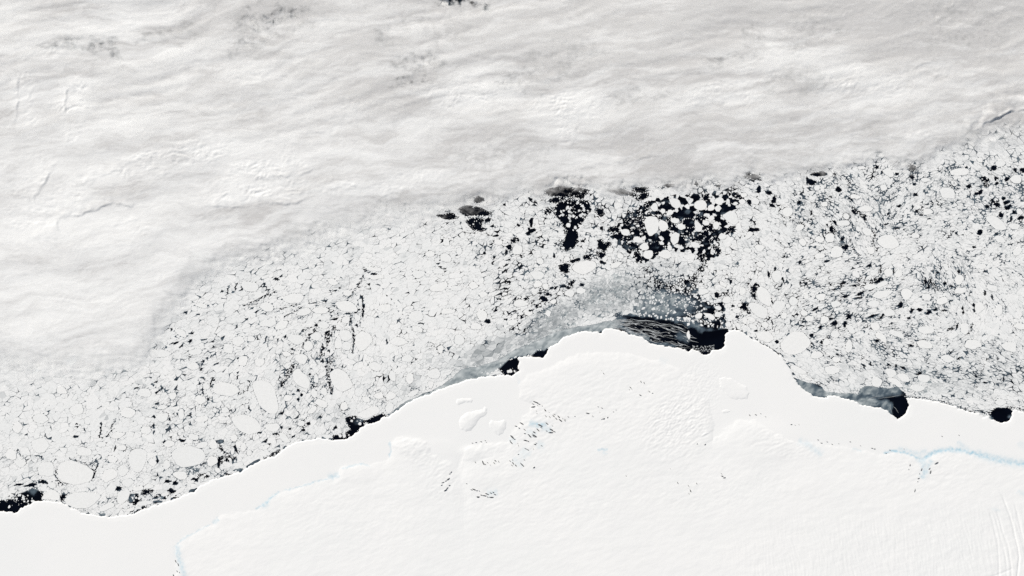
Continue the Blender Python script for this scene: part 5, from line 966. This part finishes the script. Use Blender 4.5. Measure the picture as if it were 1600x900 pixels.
Zc = ZB + 0.15 + np.clip(0.35 + 1.0 * smooth(0, 90, edge_b) + 0.5 * smooth(60, 260, edge_b) + H * (0.35 + 0.65 * smooth(0, 50, edge_b)), 0.05, 9)
kp = np.maximum.reduce([dens[:-1, :-1], dens[1:, 1:], dens[1:, :-1], dens[:-1, 1:]]) > 0.02
me, used = grid_mesh("cloud_deck", cxs, cys, Zc, kp, ZB)
me.materials.append(M_CLOUD); me.materials.append(M_CLOUD_BASE)
mi_ = np.zeros(len(me.polygons), np.int32); mi_[int(kp.sum()):] = 1; me.polygons.foreach_set("material_index", mi_)
w2X = CX + 30 * fbm(CX / 140, CY / 90, 4, 731); w2Y = CY + 16 * fbm(CX / 140, CY / 90, 4, 741)
white = 0.44 + 0.42 * fbm(*along(-8, 170, 60, w2X, w2Y), 4, 711) + 0.34 * fbm(*along(-9, 120, 12, w2X, w2Y), 5, 721, 0.62) + 0.10 * fbm(*along(-14, 22, 4, w2X, w2Y), 3, 725, .6)
white += 0.24 * smooth(180, 480, CY) * smooth(760, 300, CX) + 0.12 * smooth(600, 100, CX) - 0.24 * smooth(170, 0, CY) - 0.14 * smooth(600, 1100, CX) + 0.34 * cum
white -= blobs(w2X, w2Y, [(410, 70, 60, 26, -10, .35), (440, 28, 60, 20, -6, .35), (590, 72, 40, 20, 10, .3), (660, 110, 60, 24, -10, .3), (280, 50, 90, 20, 0, .25), (150, 75, 70, 16, 0, .25), (860, 110, 90, 30, 0, .22), (1180, 60, 40, 30, 0, .3), (1130, 95, 70, 12, -10, .25), (1320, 20, 200, 40, -10, .2), (1560, 60, 80, 60, 0, .2), (560, 140, 40, 30, 0, .2), (1150, 262, 180, 18, 0, .3), (820, 230, 40, 24, 0, .25), (1050, 280, 160, 12, 0, .25), (400, 60, 60, 30, 0, .25), (740, 318, 60, 20, 0, .3), (885, 292, 40, 16, 0, .5), (1500, 40, 120, 50, 0, .2), (1260, 40, 60, 30, -20, .2), (1240, 130, 30, 16, 0, .3)])
dd = np.clip(dens.ravel()[used], 0, 1.1); ww = np.clip(white.ravel()[used], 0, 1)
put_attr(me, "cover", np.concatenate([dd, dd])); put_attr(me, "whiteness", np.concatenate([ww, ww]))
tag(link("cloud_deck", me, M_CLOUD), "wide streaky grey-white stratus deck covering the sea ice at the top", "cloud", kind="stuff")

# high thin cirrus drawn out over the deck
hxs = axis(-30, 1630, 4.0, 700); hys = np.concatenate([[-700, -400, -200, -100], np.arange(-30, 330, 4.0)])
HX, HY = np.meshgrid(hxs, hys)
q1 = HX + 40 * fbm(HX / 260, HY / 160, 2, 801); q2 = HY + 26 * fbm(HX / 260, HY / 160, 2, 811)
cv = 0.34 + 0.55 * fbm(*along(-11, 190, 24, q1, q2), 5, 821, 0.62) + 0.35 * fbm(HX / 150, HY / 90, 2, 831)
cv += blobs(HX, HY, [(520, 70, 70, 50, -20, .35), (900, 40, 160, 40, -8, .4), (1080, 20, 140, 26, -8, .3), (1300, 110, 150, 30, 0, .3), (300, 160, 160, 40, -14, .3), (760, 60, 80, 40, 0, .3), (1100, 210, 200, 40, 0, .3)])
cv -= blobs(HX, HY, [(430, 35, 60, 26, -8, .5), (715, 5, 60, 18, 0, .8), (640, 110, 46, 24, -10, .4), (1490, 60, 130, 70, 0, .35), (160, 78, 60, 18, 10, .4)])
cv = np.clip(cv, 0, 1) * smooth(250, 150, HY - 30 * gn(HX / 80, HY / 80, 841))
Zh = 4.6 + 0.25 * fbm(HX / 160, HY / 110, 2, 851)
kp = np.maximum.reduce([cv[:-1, :-1], cv[1:, 1:], cv[1:, :-1], cv[:-1, 1:]]) > 0.02
me, used = grid_mesh("cirrus_veil", hxs, hys, Zh, kp, 4.0)
M_CIRRUS = cloud_mat("cirrus_crystals", 0.34); M_CIRRUS_BASE = cloud_mat("cirrus_base", 0.05)
me.materials.append(M_CIRRUS); me.materials.append(M_CIRRUS_BASE)
mi_ = np.zeros(len(me.polygons), np.int32); mi_[int(kp.sum()):] = 1; me.polygons.foreach_set("material_index", mi_)
dd = cv.ravel()[used]; put_attr(me, "cover", np.concatenate([dd, dd])); put_attr(me, "whiteness", np.full(2 * len(dd), 0.95))
tag(link("cirrus_veil", me, M_CIRRUS), "thin white wispy cirrus streaks drawn across the grey cloud deck", "cloud", kind="stuff")
